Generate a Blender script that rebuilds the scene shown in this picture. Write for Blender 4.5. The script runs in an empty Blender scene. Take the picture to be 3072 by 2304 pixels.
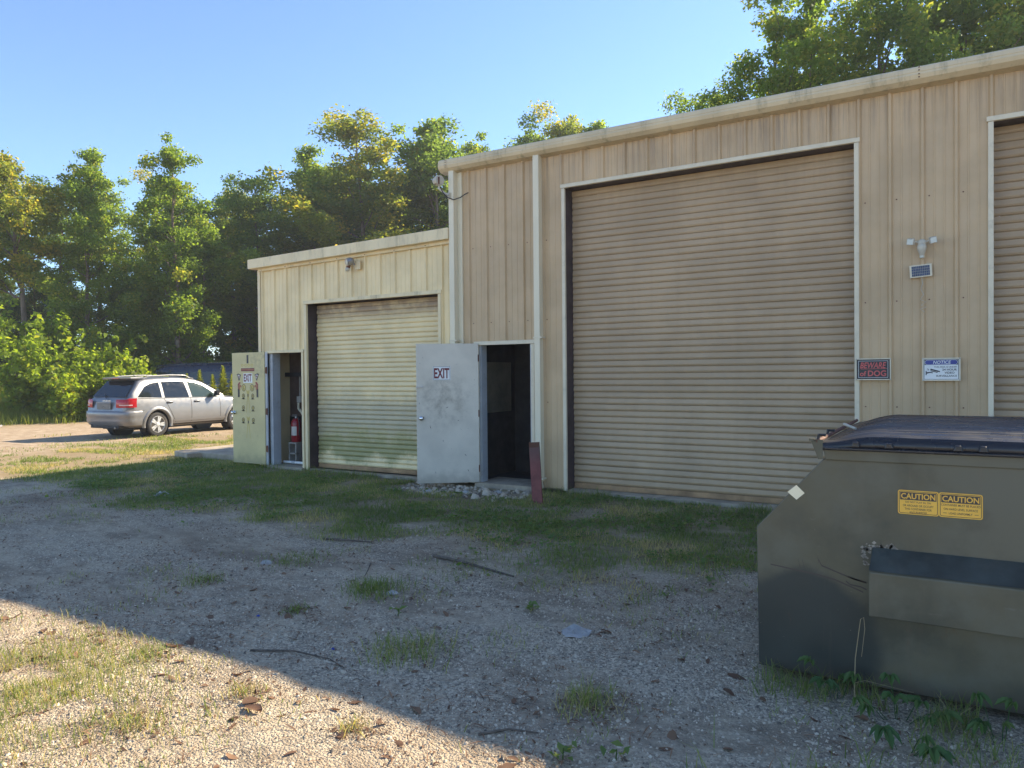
import bpy, math, random
import numpy as np
from mathutils import Vector, Matrix

# ------------------------------------------------------------------ camera, sky, sun, exposure
SC = bpy.context.scene
COL = SC.collection
CAM_POS = np.array([0.0, -8.888, 1.62])
YAW, PITCH, ROLL = math.radians(31.12), math.radians(-0.815), math.radians(-0.552)
fw = Vector((-math.sin(YAW) * math.cos(PITCH), math.cos(YAW) * math.cos(PITCH), math.sin(PITCH)))
rt = fw.cross(Vector((0, 0, 1))).normalized()
up = rt.cross(fw)
r2 = rt * math.cos(ROLL) + up * math.sin(ROLL)
u2 = -rt * math.sin(ROLL) + up * math.cos(ROLL)
cd = bpy.data.cameras.new('camera')
cam = bpy.data.objects.new('camera', cd)
COL.objects.link(cam)
cam.matrix_world = Matrix(((r2.x, u2.x, -fw.x, CAM_POS[0]), (r2.y, u2.y, -fw.y, CAM_POS[1]),
                           (r2.z, u2.z, -fw.z, CAM_POS[2]), (0, 0, 0, 1)))
cd.sensor_width = 36
cd.lens = 25.70
cd.clip_end = 2000
SC.camera = cam

TO_SUN = Vector((0.66, 1.27, 1.0)).normalized()
world = bpy.data.worlds.new('World')
SC.world = world
world.use_nodes = True
wn = world.node_tree
wn.nodes.clear()
sky = wn.nodes.new('ShaderNodeTexSky')
sky.sky_type = 'NISHITA'
sky.sun_disc = False
sky.sun_elevation = math.asin(TO_SUN.z)
sky.sun_rotation = math.atan2(TO_SUN.x, TO_SUN.y)
sky.air_density = 1.0
sky.dust_density = 0.3
sky.ozone_density = 4.4
sky.altitude = 1200
bg = wn.nodes.new('ShaderNodeBackground')
bg.inputs[1].default_value = 0.122
wo = wn.nodes.new('ShaderNodeOutputWorld')
wn.links.new(sky.outputs[0], bg.inputs[0])
wn.links.new(bg.outputs[0], wo.inputs[0])

sl = bpy.data.lights.new('sun', 'SUN')
sl.energy = 5.0
sl.angle = math.radians(0.53)
sl.color = (1.0, 0.865, 0.65)
sun = bpy.data.objects.new('sun', sl)
COL.objects.link(sun)
sun.rotation_euler = TO_SUN.to_track_quat('Z', 'Y').to_euler()
sun.location = (8, 14, 30)

SC.view_settings.view_transform = 'Standard'
SC.view_settings.look = 'None'
SC.view_settings.gamma = 1
SC.view_settings.exposure = 1.3
SC.view_settings.use_curve_mapping = False
SC.render.engine = 'CYCLES'
SC.cycles.use_denoising = True
SC.cycles.max_bounces = 8
SC.cycles.transparent_max_bounces = 8

# ------------------------------------------------------------------ helpers
R = random.Random(7)
RNG = np.random.default_rng(11)


def _hash(ix, iy, seed):
    h = (ix.astype(np.int64) * 374761393 + iy.astype(np.int64) * 668265263 + seed * 1442695041) & 0x7fffffff
    h = ((h ^ (h >> 13)) * 1274126177) & 0x7fffffff
    return ((h ^ (h >> 16)) & 0xffff) / 65535.0


def vnoise(x, y, seed=0):
    x = np.asarray(x, float); y = np.asarray(y, float)
    ix = np.floor(x); iy = np.floor(y)
    fx = x - ix; fy = y - iy
    fx = fx * fx * (3 - 2 * fx); fy = fy * fy * (3 - 2 * fy)
    a = _hash(ix, iy, seed); b = _hash(ix + 1, iy, seed)
    c = _hash(ix, iy + 1, seed); d = _hash(ix + 1, iy + 1, seed)
    return (a * (1 - fx) + b * fx) * (1 - fy) + (c * (1 - fx) + d * fx) * fy


def fbm(x, y, seed=0, octv=4):
    s = 0; a = 0.5; t = 0
    for i in range(octv):
        s = s + a * vnoise(np.asarray(x) * 2 ** i, np.asarray(y) * 2 ** i, seed + i * 17)
        t += a; a *= 0.5
    return s / t


def sstep(e0, e1, v):
    t = np.clip((np.asarray(v, float) - e0) / (e1 - e0), 0, 1)
    return t * t * (3 - 2 * t)


def tag(o, label=None, cat=None, group=None, kind=None):
    if label: o['label'] = label
    if cat: o['category'] = cat
    if group: o['group'] = group
    if kind: o['kind'] = kind
    return o


def empty(name, loc=(0, 0, 0), rz=0.0):
    o = bpy.data.objects.new(name, None)
    o.empty_display_size = 0.2
    o.location = loc
    o.rotation_euler = (0, 0, rz)
    COL.objects.link(o)
    return o


def thing(name, label, cat, loc=(0, 0, 0), rz=0.0, group=None):
    return tag(empty(name, loc, rz), label, cat, group)


def link(name, me, mats, parent=None, smooth=False):
    if not isinstance(mats, (list, tuple)): mats = [mats]
    for m in mats: me.materials.append(m)
    if smooth:
        me.polygons.foreach_set('use_smooth', [True] * len(me.polygons))
    o = bpy.data.objects.new(name, me)
    COL.objects.link(o)
    if parent is not None: o.parent = parent
    return o


def copy_tree(o, parent=None):
    c = o.copy()
    COL.objects.link(c)
    c.parent = parent
    for ch in o.children:
        copy_tree(ch, c)
    return c


class MB:
    def __init__(s):
        s.v = []; s.f = []; s.m = []

    def add(s, v, f, mi=0):
        b = len(s.v)
        s.v += [tuple(p) for p in v]
        s.f += [tuple(b + i for i in q) for q in f]
        s.m += [mi] * len(f)
        return s

    def box(s, x0, x1, y0, y1, z0, z1, mi=0):
        v = [(x0, y0, z0), (x1, y0, z0), (x1, y1, z0), (x0, y1, z0), (x0, y0, z1), (x1, y0, z1), (x1, y1, z1), (x0, y1, z1)]
        f = [(0, 3, 2, 1), (4, 5, 6, 7), (0, 1, 5, 4), (1, 2, 6, 5), (2, 3, 7, 6), (3, 0, 4, 7)]
        return s.add(v, f, mi)

    def obox(s, c, ax, ay, az, mi=0):   # oriented box: centre and three half-axis vectors
        c, ax, ay, az = Vector(c), Vector(ax), Vector(ay), Vector(az)
        v = []
        for k in (-1, 1):
            for i, j in ((-1, -1), (1, -1), (1, 1), (-1, 1)):
                v.append(c + ax * i + ay * j + az * k)
        f = [(0, 3, 2, 1), (4, 5, 6, 7), (0, 1, 5, 4), (1, 2, 6, 5), (2, 3, 7, 6), (3, 0, 4, 7)]
        return s.add(v, f, mi)

    def prism(s, poly, a0, a1, axis='x', mi=0):
        # poly: (p,q) in the plane perpendicular to axis: x->(y,z)  y->(x,z)  z->(x,y)
        def P(a, p, q):
            return {'x': (a, p, q), 'y': (p, a, q), 'z': (p, q, a)}[axis]
        n = len(poly)
        v = [P(a0, *p) for p in poly] + [P(a1, *p) for p in poly]
        f = [(i, (i + 1) % n, n + (i + 1) % n, n + i) for i in range(n)]
        f += [tuple(range(n - 1, -1, -1)), tuple(range(n, 2 * n))]
        return s.add(v, f, mi)

    def tube(s, pts, rad, n=8, mi=0, cap=True):
        pts = [Vector(p) for p in pts]
        if not isinstance(rad, (list, tuple)): rad = [rad] * len(pts)
        v = []; f = []
        ref = Vector((0.31, 0.77, 0.55))
        for i, p in enumerate(pts):
            t = (pts[min(i + 1, len(pts) - 1)] - pts[max(i - 1, 0)]).normalized()
            a = t.cross(ref)
            if a.length < 1e-3: a = t.cross(Vector((1, 0, 0)))
            a.normalize(); b = t.cross(a)
            for k in range(n):
                th = 2 * math.pi * k / n
                v.append(p + (a * math.cos(th) + b * math.sin(th)) * rad[i])
        for i in range(len(pts) - 1):
            for k in range(n):
                f.append((i * n + k, i * n + (k + 1) % n, (i + 1) * n + (k + 1) % n, (i + 1) * n + k))
        if cap:
            f.append(tuple(range(n - 1, -1, -1)))
            f.append(tuple((len(pts) - 1) * n + k for k in range(n)))
        return s.add(v, f, mi)

    def lathe(s, prof, n=20, axis='z', c=(0, 0, 0), mi=0):
        v = []; f = []
        for (rr, h) in prof:
            for k in range(n):
                th = 2 * math.pi * k / n
                a, b = rr * math.cos(th), rr * math.sin(th)
                p = {'z': (a, b, h), 'y': (a, h, b), 'x': (h, a, b)}[axis]
                v.append((p[0] + c[0], p[1] + c[1], p[2] + c[2]))
        m = len(prof)
        for i in range(m - 1):
            for k in range(n):
                f.append((i * n + k, i * n + (k + 1) % n, (i + 1) * n + (k + 1) % n, (i + 1) * n + k))
        f.append(tuple(range(n - 1, -1, -1)))
        f.append(tuple((m - 1) * n + k for k in range(n)))
        return s.add(v, f, mi)

    def text(s, body, mat4, w, h, mi=0, shear=0.0, bold=0.0, cx=0.0, cy=0.0):
        """letters as flat mesh, fitted in a w x h box centred at (cx,cy) of mat4's local xy plane"""
        cu = bpy.data.curves.new('lettering', 'FONT')
        cu.body = body; cu.align_x = 'LEFT'; cu.shear = shear; cu.offset = bold; cu.resolution_u = 3
        o = bpy.data.objects.new('lettering_tmp', cu)
        me = o.to_mesh()
        P = np.array([v.co[:] for v in me.vertices])
        F = [tuple(p.vertices) for p in me.polygons]
        o.to_mesh_clear()
        bpy.data.objects.remove(o); bpy.data.curves.remove(cu)
        lo, hi = P.min(0), P.max(0)
        P = (P - (lo + hi) / 2) * np.array([w / (hi[0] - lo[0]), h / (hi[1] - lo[1]), 0]) + np.array([cx, cy, 0])
        return s.add([mat4 @ Vector(p) for p in P], F, mi)

    def poly2(s, pts, mat4, mi=0):
        return s.add([mat4 @ Vector((p[0], p[1], 0)) for p in pts], [tuple(range(len(pts)))], mi)

    def build(s, name, mats, parent=None, smooth=False, bevel=0.0):
        me = bpy.data.meshes.new(name)
        me.from_pydata(s.v, [], s.f)
        me.polygons.foreach_set('material_index', s.m)
        me.update()
        o = link(name, me, mats, parent, smooth)
        if bevel:
            b = o.modifiers.new('bevel', 'BEVEL'); b.width = bevel; b.segments = 2; b.limit_method = 'ANGLE'
        return o


def fast_mesh(name, V, F, var=None, smooth=False):
    V = np.asarray(V, np.float32).reshape(-1, 3)
    F = np.asarray(F, np.int32)
    k = F.shape[1]
    me = bpy.data.meshes.new(name)
    me.vertices.add(len(V)); me.vertices.foreach_set('co', V.ravel())
    me.loops.add(F.size); me.loops.foreach_set('vertex_index', F.ravel())
    me.polygons.add(len(F))
    me.polygons.foreach_set('loop_start', np.arange(0, F.size, k, dtype=np.int32))
    me.polygons.foreach_set('loop_total', np.full(len(F), k, np.int32))
    if smooth: me.polygons.foreach_set('use_smooth', np.ones(len(F), bool))
    if var is not None:
        a = me.attributes.new('var', 'FLOAT', 'POINT')
        a.data.foreach_set('value', np.asarray(var, np.float32))
    me.update(calc_edges=True)
    return me


# ------------------------------------------------------------------ materials
MATS = {}


def srgb(r, g, b):
    f = lambda c: (c / 12.92 if c <= 0.04045 else ((c + 0.055) / 1.055) ** 2.4)
    return tuple(f(c / 255.0) for c in (r, g, b))


class NT:
    def __init__(s, name):
        s.m = bpy.data.materials.new(name); s.m.use_nodes = True
        s.t = s.m.node_tree; s.t.nodes.clear()
        s.out = s.n('ShaderNodeOutputMaterial')

    def n(s, typ, **kw):
        x = s.t.nodes.new(typ)
        for k, v in kw.items(): setattr(x, k, v)
        return x

    def l(s, a, b): s.t.links.new(a, b)

    def val(s, sock, v):
        if hasattr(v, 'is_linked') or hasattr(v, 'links'): s.l(v, sock)
        else: sock.default_value = v

    def math(s, op, a, b=0.0, clamp=False):
        x = s.n('ShaderNodeMath', operation=op, use_clamp=clamp)
        s.val(x.inputs[0], a); s.val(x.inputs[1], b)
        return x.outputs[0]

    def mix(s, fac, a, b, blend='MIX'):
        x = s.n('ShaderNodeMix', data_type='RGBA', blend_type=blend)
        s.val(x.inputs[0], fac)
        s.val(x.inputs[6], a if not isinstance(a, tuple) else (*a[:3], 1))
        s.val(x.inputs[7], b if not isinstance(b, tuple) else (*b[:3], 1))
        return x.outputs[2]

    def ramp(s, fac, e0, e1, a=0.0, b=1.0):
        x = s.n('ShaderNodeMapRange', interpolation_type='SMOOTHSTEP')
        s.val(x.inputs[0], fac)
        x.inputs[1].default_value = e0; x.inputs[2].default_value = e1
        x.inputs[3].default_value = a; x.inputs[4].default_value = b
        return x.outputs[0]

    def pos(s): return s.n('ShaderNodeNewGeometry').outputs['Position']

    def noise(s, vec, scale, detail=4, rough=0.55, stretch=None):
        if stretch:
            mp = s.n('ShaderNodeMapping'); s.l(vec, mp.inputs[0]); mp.inputs[3].default_value = stretch; vec = mp.outputs[0]
        x = s.n('ShaderNodeTexNoise'); s.l(vec, x.inputs['Vector'])
        x.inputs['Scale'].default_value = scale; x.inputs['Detail'].default_value = detail; x.inputs['Roughness'].default_value = rough
        return x.outputs[0]

    def bump(s, h, dist, strength=1.0):
        x = s.n('ShaderNodeBump'); s.l(h, x.inputs['Height']); x.inputs['Distance'].default_value = dist; x.inputs['Strength'].default_value = strength
        return x.outputs[0]

    def bsdf(s, col, rough=0.6, metal=0.0, normal=None, **kw):
        b = s.n('ShaderNodeBsdfPrincipled')
        s.val(b.inputs['Base Color'], col if not isinstance(col, tuple) else (*col[:3], 1))
        s.val(b.inputs['Roughness'], rough); s.val(b.inputs['Metallic'], metal)
        if normal is not None: s.l(normal, b.inputs['Normal'])
        for k, v in kw.items(): s.val(b.inputs[k], v)
        return b.outputs[0]

    def done(s, shader):
        s.l(shader, s.out.inputs[0]); return s.m


def pm(name, base, rough=0.6, metal=0.0, var=0.18, vscale=4.0, grime=None, gamt=0.0, gscale=1.5, stretch=None, bump=0.0, bscale=60.0, **kw):
    """painted / worn surface: base colour with broad noise variation, patches of grime and fine bump"""
    t = NT(name); p = t.pos()
    n1 = t.noise(p, vscale, 5, 0.6, stretch)
    dark = tuple(c * (1 - var) for c in base); lite = tuple(min(1, c * (1 + var)) for c in base)
    col = t.mix(t.ramp(n1, 0.3, 0.7), dark, lite)
    if grime:
        n2 = t.noise(p, gscale, 6, 0.7, stretch)
        col = t.mix(t.math('MULTIPLY', t.ramp(n2, 0.5, 0.75), gamt), col, grime)
    nrm = t.bump(t.noise(p, bscale, 3), bump) if bump else None
    ro = t.ramp(t.noise(p, vscale * 2.3, 4), 0.3, 0.7, max(0.02, rough - 0.08), min(1, rough + 0.08))
    return t.done(t.bsdf(col, ro, metal, nrm, **kw))


def siding(name, base, stain, streak_col, z_top, streak_amt, moss=None):
    """enamelled sheet steel, chalked, with dirt runs below the eave and dust splashed up from the ground"""
    t = NT(name); p = t.pos()
    sep = t.n('ShaderNodeSeparateXYZ'); t.l(p, sep.inputs[0])
    n1 = t.noise(p, 1.1, 5, 0.6)
    col = t.mix(t.ramp(n1, 0.32, 0.68), tuple(c * 0.88 for c in base), tuple(min(1, c * 1.1) for c in base))
    fine = t.noise(p, 9.0, 4, 0.6, (1, 1, 0.05))
    col = t.mix(t.math('MULTIPLY', t.ramp(fine, 0.45, 0.75), 0.28), col, stain)
    runs = t.noise(p, 14.0, 5, 0.75, (1, 1, 0.03))
    fade = t.ramp(sep.outputs[2], z_top - 0.8, z_top)
    low = t.noise(p, 0.45, 2)
    amt = t.math('MULTIPLY', t.math('MULTIPLY', t.ramp(runs, 0.42, 0.66), fade), t.math('MULTIPLY', t.ramp(low, 0.3, 0.6), streak_amt))
    col = t.mix(amt, col, streak_col)
    spl = t.math('MULTIPLY', t.ramp(t.math('ADD', sep.outputs[2], t.math('MULTIPLY', t.noise(p, 6, 4), 0.5)), 0.75, 0.25), 0.45)
    col = t.mix(spl, col, moss or stain)
    spots = t.noise(p, 55.0, 2, 0.5)
    col = t.mix(t.math('MULTIPLY', t.ramp(spots, 0.70, 0.78), 0.5), col, stain)
    nrm = t.bump(t.noise(p, 2.2, 3), 0.012, 0.6)
    return t.done(t.bsdf(col, t.ramp(t.noise(p, 5, 4), 0.3, 0.7, 0.42, 0.6), 0.0, nrm))


def leafmat(name, dark, mid, warm, trans=0.42, rough=0.5, tcol=None):
    """foliage: colour follows each leaf's own age; light passes through"""
    t = NT(name)
    at = t.n('ShaderNodeAttribute', attribute_name='var')
    v = at.outputs['Fac']
    col = t.mix(t.ramp(v, 0.0, 0.5), dark, mid)
    col = t.mix(t.ramp(v, 0.62, 1.0), col, warm)
    b = t.bsdf(col, rough, 0.0, None, **{'Specular IOR Level': 0.35})
    tr = t.n('ShaderNodeBsdfTranslucent')
    hot = t.mix(1.0, col, tcol or (1.35, 1.25, 0.55), 'MULTIPLY')
    t.l(hot, tr.inputs[0])
    mx = t.n('ShaderNodeMixShader'); mx.inputs[0].default_value = trans
    t.l(b, mx.inputs[1]); t.l(tr.outputs[0], mx.inputs[2])
    return t.done(mx.outputs[0])


M = {}
M['tan'] = siding('tan_siding', (0.555, 0.395, 0.225), (0.45, 0.315, 0.175), (0.15, 0.105, 0.075), 4.6, 0.6)
M['yellow'] = siding('cream_siding', (0.84, 0.665, 0.37), (0.71, 0.55, 0.30), (0.25, 0.23, 0.14), 3.55, 0.25)
M['cream_trim'] = pm('cream_trim', (0.77, 0.63, 0.38), 0.5, var=0.08, grime=(0.16, 0.14, 0.09), gamt=0.5, gscale=5, stretch=(1, 1, 0.25))
M['gutter'] = pm('gutter_paint', (0.64, 0.52, 0.33), 0.5, var=0.10, vscale=2, grime=(0.13, 0.12, 0.07), gamt=0.55, gscale=7, stretch=(1, 1, 0.2))
M['white_trim'] = pm('white_trim', (0.70, 0.61, 0.44), 0.45, var=0.06, grime=(0.30, 0.26, 0.18), gamt=0.35, gscale=6)
M['downspout'] = pm('downspout_paint', (0.76, 0.67, 0.48), 0.4, var=0.06, grime=(0.33, 0.34, 0.22), gamt=0.35, gscale=4, stretch=(1, 1, 0.2))
M['jamb'] = pm('primer_jamb', (0.060, 0.040, 0.042), 0.6, var=0.3, grime=(0.14, 0.10, 0.08), gamt=0.4)
M['slat_tan'] = siding('tan_slat', (0.45, 0.318, 0.188), (0.37, 0.258, 0.15), (0.20, 0.13, 0.10), 4.25, 0.18, (0.36, 0.24, 0.13))


def slat_yellow():
    t = NT('cream_slat'); p = t.pos()
    sep = t.n('ShaderNodeSeparateXYZ'); t.l(p, sep.inputs[0])
    base = (0.82, 0.655, 0.36)
    col = t.mix(t.ramp(t.noise(p, 2.0, 5), 0.3, 0.7), tuple(c * 0.9 for c in base), tuple(c * 1.08 for c in base))
    # algae bloom in a band on the lower curtain, with a ragged edge
    zz = t.math('ADD', sep.outputs[2], t.math('MULTIPLY', t.math('SUBTRACT', t.noise(p, 2.6, 6, 0.65), 0.5), 0.9))
    band = t.math('MULTIPLY', t.ramp(zz, 0.10, 0.35), t.ramp(zz, 1.0, 0.45))
    col = t.mix(t.math('MULTIPLY', band, 0.75), col, (0.20, 0.21, 0.06))
    grey = t.math('MULTIPLY', t.ramp(zz, 0.55, 0.85), t.ramp(zz, 1.45, 1.0))
    col = t.mix(t.math('MULTIPLY', grey, 0.55), col, (0.30, 0.29, 0.22))
    top = t.math('MULTIPLY', t.ramp(sep.outputs[2], 2.45, 2.75), t.ramp(t.noise(p, 5, 4), 0.35, 0.6, 0.5, 0.9))
    col = t.mix(top, col, (0.33, 0.23, 0.16))
    return t.done(t.bsdf(col, 0.5))


M['slat_yellow'] = slat_yellow()
M['rust_bar'] = pm('rusty_bottom_bar', (0.36, 0.22, 0.11), 0.7, var=0.3, grime=(0.16, 0.08, 0.04), gamt=0.6, gscale=5)
M['roof'] = pm('galvanised_roof', (0.42, 0.42, 0.40), 0.4, 0.6, var=0.1)


def door_paint(name, base, smear, c, rad):
    t = NT(name); p = t.pos()
    col = t.mix(t.ramp(t.noise(p, 3, 5), 0.3, 0.7), tuple(x * 0.92 for x in base), tuple(min(1, x * 1.06) for x in base))
    sub = t.n('ShaderNodeVectorMath', operation='DISTANCE'); t.l(p, sub.inputs[0]); sub.inputs[1].default_value = c
    near = t.ramp(sub.outputs['Value'], rad, rad * 0.15)
    sm = t.math('MULTIPLY', near, t.ramp(t.noise(p, 7, 7, 0.72), 0.38, 0.72))
    col = t.mix(t.math('MULTIPLY', sm, 0.62), col, smear)
    sc = t.ramp(t.noise(p, 38, 3, 0.6, (1, 1, 0.5)), 0.69, 0.74)
    col = t.mix(t.math('MULTIPLY', sc, 0.7), col, (0.10, 0.09, 0.08))
    sep = t.n('ShaderNodeSeparateXYZ'); t.l(p, sep.inputs[0])
    dirt = t.math('MULTIPLY', t.ramp(t.math('ADD', sep.outputs[2], t.math('MULTIPLY', t.noise(p, 9, 4), 0.25)), 0.40, 0.15), 0.5)
    col = t.mix(dirt, col, (0.18, 0.15, 0.11))
    return t.done(t.bsdf(col, 0.45))


M['door_white'] = door_paint('scuffed_white_door', (0.66, 0.60, 0.49), (0.20, 0.165, 0.12), (-6.35, -0.3, 1.25), 0.62)
M['door_yellow'] = door_paint('aged_cream_door', (0.62, 0.52, 0.25), (0.22, 0.19, 0.12), (-10.55, -0.05, 1.9), 0.5)
M['frame_grey'] = pm('steel_frame', (0.48, 0.49, 0.50), 0.45, var=0.1, grime=(0.16, 0.13, 0.10), gamt=0.6, gscale=8)
M['black'] = pm('black_plastic', (0.018, 0.018, 0.02), 0.45, var=0.2)
M['black_print'] = pm('black_print', (0.03, 0.028, 0.03), 0.5, var=0.1)
M['white_print'] = pm('white_print', (0.78, 0.78, 0.75), 0.4, var=0.05)
M['red_print'] = pm('red_print', (0.30, 0.035, 0.035), 0.45, var=0.15)
M['dog_red'] = pm('faded_red_print', (0.58, 0.10, 0.09), 0.45, var=0.12)
M['maroon'] = pm('maroon_print', (0.17, 0.015, 0.022), 0.5, var=0.1)
M['blue_print'] = pm('blue_print', (0.045, 0.06, 0.27), 0.45, var=0.1)
M['gold_print'] = pm('gold_print', (0.52, 0.40, 0.10), 0.4, var=0.15)
M['orange_print'] = pm('copper_print', (0.38, 0.14, 0.06), 0.45, var=0.15)
M['amber'] = pm('amber_label', (0.80, 0.46, 0.06), 0.4, var=0.05)
M['brown_print'] = pm('brown_print', (0.055, 0.042, 0.035), 0.5, var=0.1)
M['pale_sticker'] = pm('pale_reflector', (0.82, 0.74, 0.52), 0.3, var=0.05)
M['chrome'] = pm('chrome', (0.75, 0.75, 0.75), 0.15, 1.0, var=0.05)
M['steel'] = pm('dull_steel', (0.35, 0.35, 0.36), 0.4, 0.8, var=0.15)
M['rust'] = pm('rusty_steel', (0.15, 0.06, 0.035), 0.8, var=0.35, bump=0.002)
M['lamp_white'] = pm('weathered_white_plastic', (0.52, 0.47, 0.37), 0.45, var=0.12, grime=(0.2, 0.17, 0.11), gamt=0.5, gscale=18)
M['lamp_glass'] = pm('frosted_lens', (0.62, 0.60, 0.50), 0.25, var=0.06)
M['solar'] = pm('solar_cell', (0.02, 0.03, 0.085), 0.2, var=0.25, vscale=20)
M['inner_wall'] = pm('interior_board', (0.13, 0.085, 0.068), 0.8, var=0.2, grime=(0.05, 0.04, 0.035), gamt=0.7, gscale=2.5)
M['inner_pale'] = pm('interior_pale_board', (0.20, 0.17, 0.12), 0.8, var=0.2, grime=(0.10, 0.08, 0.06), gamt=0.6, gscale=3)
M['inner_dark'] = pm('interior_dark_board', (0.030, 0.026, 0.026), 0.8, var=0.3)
M['concrete'] = pm('concrete', (0.38, 0.315, 0.23), 0.85, var=0.2, vscale=5, grime=(0.2, 0.17, 0.13), gamt=0.6, gscale=3, bump=0.006, bscale=40)
M['block'] = pm('concrete_block', (0.27, 0.25, 0.22), 0.9, var=0.2, bump=0.004, bscale=90)
M['ext_red'] = pm('extinguisher_red', (0.27, 0.012, 0.018), 0.3, var=0.1)
M['paper'] = pm('paper_label', (0.55, 0.52, 0.46), 0.6, var=0.1)
M['stone'] = pm('pale_stone', (0.38, 0.36, 0.33), 0.85, var=0.25, vscale=9, bump=0.006, bscale=50)
M['bark'] = pm('bark', (0.16, 0.12, 0.09), 0.9, var=0.4, vscale=6, grime=(0.33, 0.28, 0.23), gamt=0.6, gscale=3, stretch=(1, 1, 0.3), bump=0.03, bscale=18)
M['twig'] = pm('dry_twig', (0.11, 0.085, 0.065), 0.9, var=0.4, vscale=20)
M['tyre'] = pm('tyre_rubber', (0.025, 0.024, 0.023), 0.8, var=0.3, grime=(0.14, 0.11, 0.08), gamt=0.5, gscale=8)


def red_post():
    t = NT('red_oxide_post'); p = t.pos()
    n = t.noise(p, 6, 6, 0.65)
    col = t.mix(t.ramp(n, 0.35, 0.65), (0.15, 0.036, 0.036), (0.23, 0.065, 0.058))
    sep = t.n('ShaderNodeSeparateXYZ'); t.l(p, sep.inputs[0])
    w = t.math('MULTIPLY', t.ramp(t.math('ADD', sep.outputs[2], t.math('MULTIPLY', n, 0.3)), 0.55, 0.85), 0.8)
    col = t.mix(w, col, (0.10, 0.055, 0.05))
    return t.done(t.bsdf(col, 0.6, 0.0, t.bump(n, 0.004)))


M['red_post'] = red_post()


def dumpster_paint():
    t = NT('dumpster_paint'); p = t.pos()
    n1 = t.noise(p, 2.3, 6, 0.6)
    col = t.mix(t.ramp(n1, 0.35, 0.65), (0.056, 0.058, 0.040), (0.112, 0.098, 0.056))
    # pale olive mottling, cloudy lens flare painted into the colour
    n2 = t.noise(p, 1.9, 6, 0.6)
    col = t.mix(t.math('MULTIPLY', t.ramp(n2, 0.42, 0.62), 0.8), col, (0.125, 0.120, 0.084))
    # darker ragged-edged patch low on the near end
    d = t.n('ShaderNodeVectorMath', operation='DISTANCE'); t.l(p, d.inputs[0]); d.inputs[1].default_value = (-0.68, -4.83, 0.22)
    dd = t.math('ADD', d.outputs['Value'], t.math('MULTIPLY', t.noise(p, 7, 4), 0.12))
    col = t.mix(t.math('MULTIPLY', t.ramp(dd, 0.46, 0.37), 0.85), col, (0.018, 0.027, 0.026))
    sc = t.ramp(t.noise(p, 30, 4, 0.7, (0.25, 1, 1)), 0.68, 0.73)
    col = t.mix(t.math('MULTIPLY', sc, 0.35), col, (0.17, 0.16, 0.13))
    run = t.math('MULTIPLY', t.ramp(t.noise(p, 10, 5, 0.7, (1, 1, 0.04)), 0.56, 0.72), 0.3)
    col = t.mix(run, col, (0.14, 0.11, 0.075))
    rust = t.math('MULTIPLY', t.ramp(t.noise(p, 5, 7, 0.75, (1, 1, 0.35)), 0.60, 0.68), 0.55)
    col = t.mix(rust, col, (0.115, 0.055, 0.03))
    chip = t.math('MULTIPLY', t.ramp(t.noise(p, 70, 3, 0.6), 0.70, 0.74), t.ramp(t.noise(p, 4, 3), 0.5, 0.6))
    col = t.mix(chip, col, (0.20, 0.17, 0.13))
    sep = t.n('ShaderNodeSeparateXYZ'); t.l(p, sep.inputs[0])
    low = t.math('MULTIPLY', t.ramp(t.math('ADD', sep.outputs[2], t.math('MULTIPLY', t.noise(p, 8, 5), 0.2)), 0.24, 0.08), 0.7)
    col = t.mix(low, col, (0.055, 0.038, 0.028))
    nrm = t.bump(t.noise(p, 1.7, 1.5), 0.03, 0.5)
    return t.done(t.bsdf(col, t.ramp(n1, 0.3, 0.7, 0.38, 0.6), 0.0, nrm))


M['dumpster'] = dumpster_paint()
M['teal'] = pm('blue_green_steel', (0.042, 0.050, 0.044), 0.6, var=0.35, vscale=6, grime=(0.09, 0.08, 0.06), gamt=0.4, gscale=5)
M['scrape'] = pm('bare_scrape', (0.25, 0.23, 0.19), 0.7, var=0.4, vscale=30)
M['lid'] = pm('dark_lid_plastic', (0.016, 0.016, 0.020), 0.30, var=0.15, vscale=3, bump=0.0015, bscale=7)
M['car_paint'] = pm('silver_paint', (0.22, 0.22, 0.226), 0.40, 0.45, var=0.02, grime=(0.28, 0.26, 0.23), gamt=0.2, gscale=1.2, **{'Coat Weight': 0.4, 'Coat Roughness': 0.18})
M['car_glass'] = pm('tinted_glass', (0.012, 0.016, 0.020), 0.06, var=0.0)
M['car_clear'] = pm('clear_side_glass', (0.035, 0.055, 0.045), 0.05, var=0.0)
M['car_dark'] = pm('car_black_trim', (0.02, 0.02, 0.022), 0.6, var=0.1)
M['car_red'] = pm('tail_lamp_red', (0.42, 0.012, 0.02), 0.12, var=0.1, vscale=10)
M['car_lens'] = pm('tail_lamp_clear', (0.62, 0.40, 0.40), 0.15, var=0.1)
M['alloy'] = pm('wheel_silver', (0.58, 0.58, 0.58), 0.35, 0.6, var=0.06)
M['plate'] = pm('plate_recess', (0.17, 0.16, 0.145), 0.5, var=0.1)
M['van_paint'] = pm('navy_paint', (0.010, 0.014, 0.030), 0.22, var=0.2, **{'Coat Weight': 0.5})
M['straw'] = pm('dry_straw', (0.36, 0.29, 0.16), 0.7)
M['blue_scrap'] = pm('blue_plastic', (0.02, 0.06, 0.35), 0.4)

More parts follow.
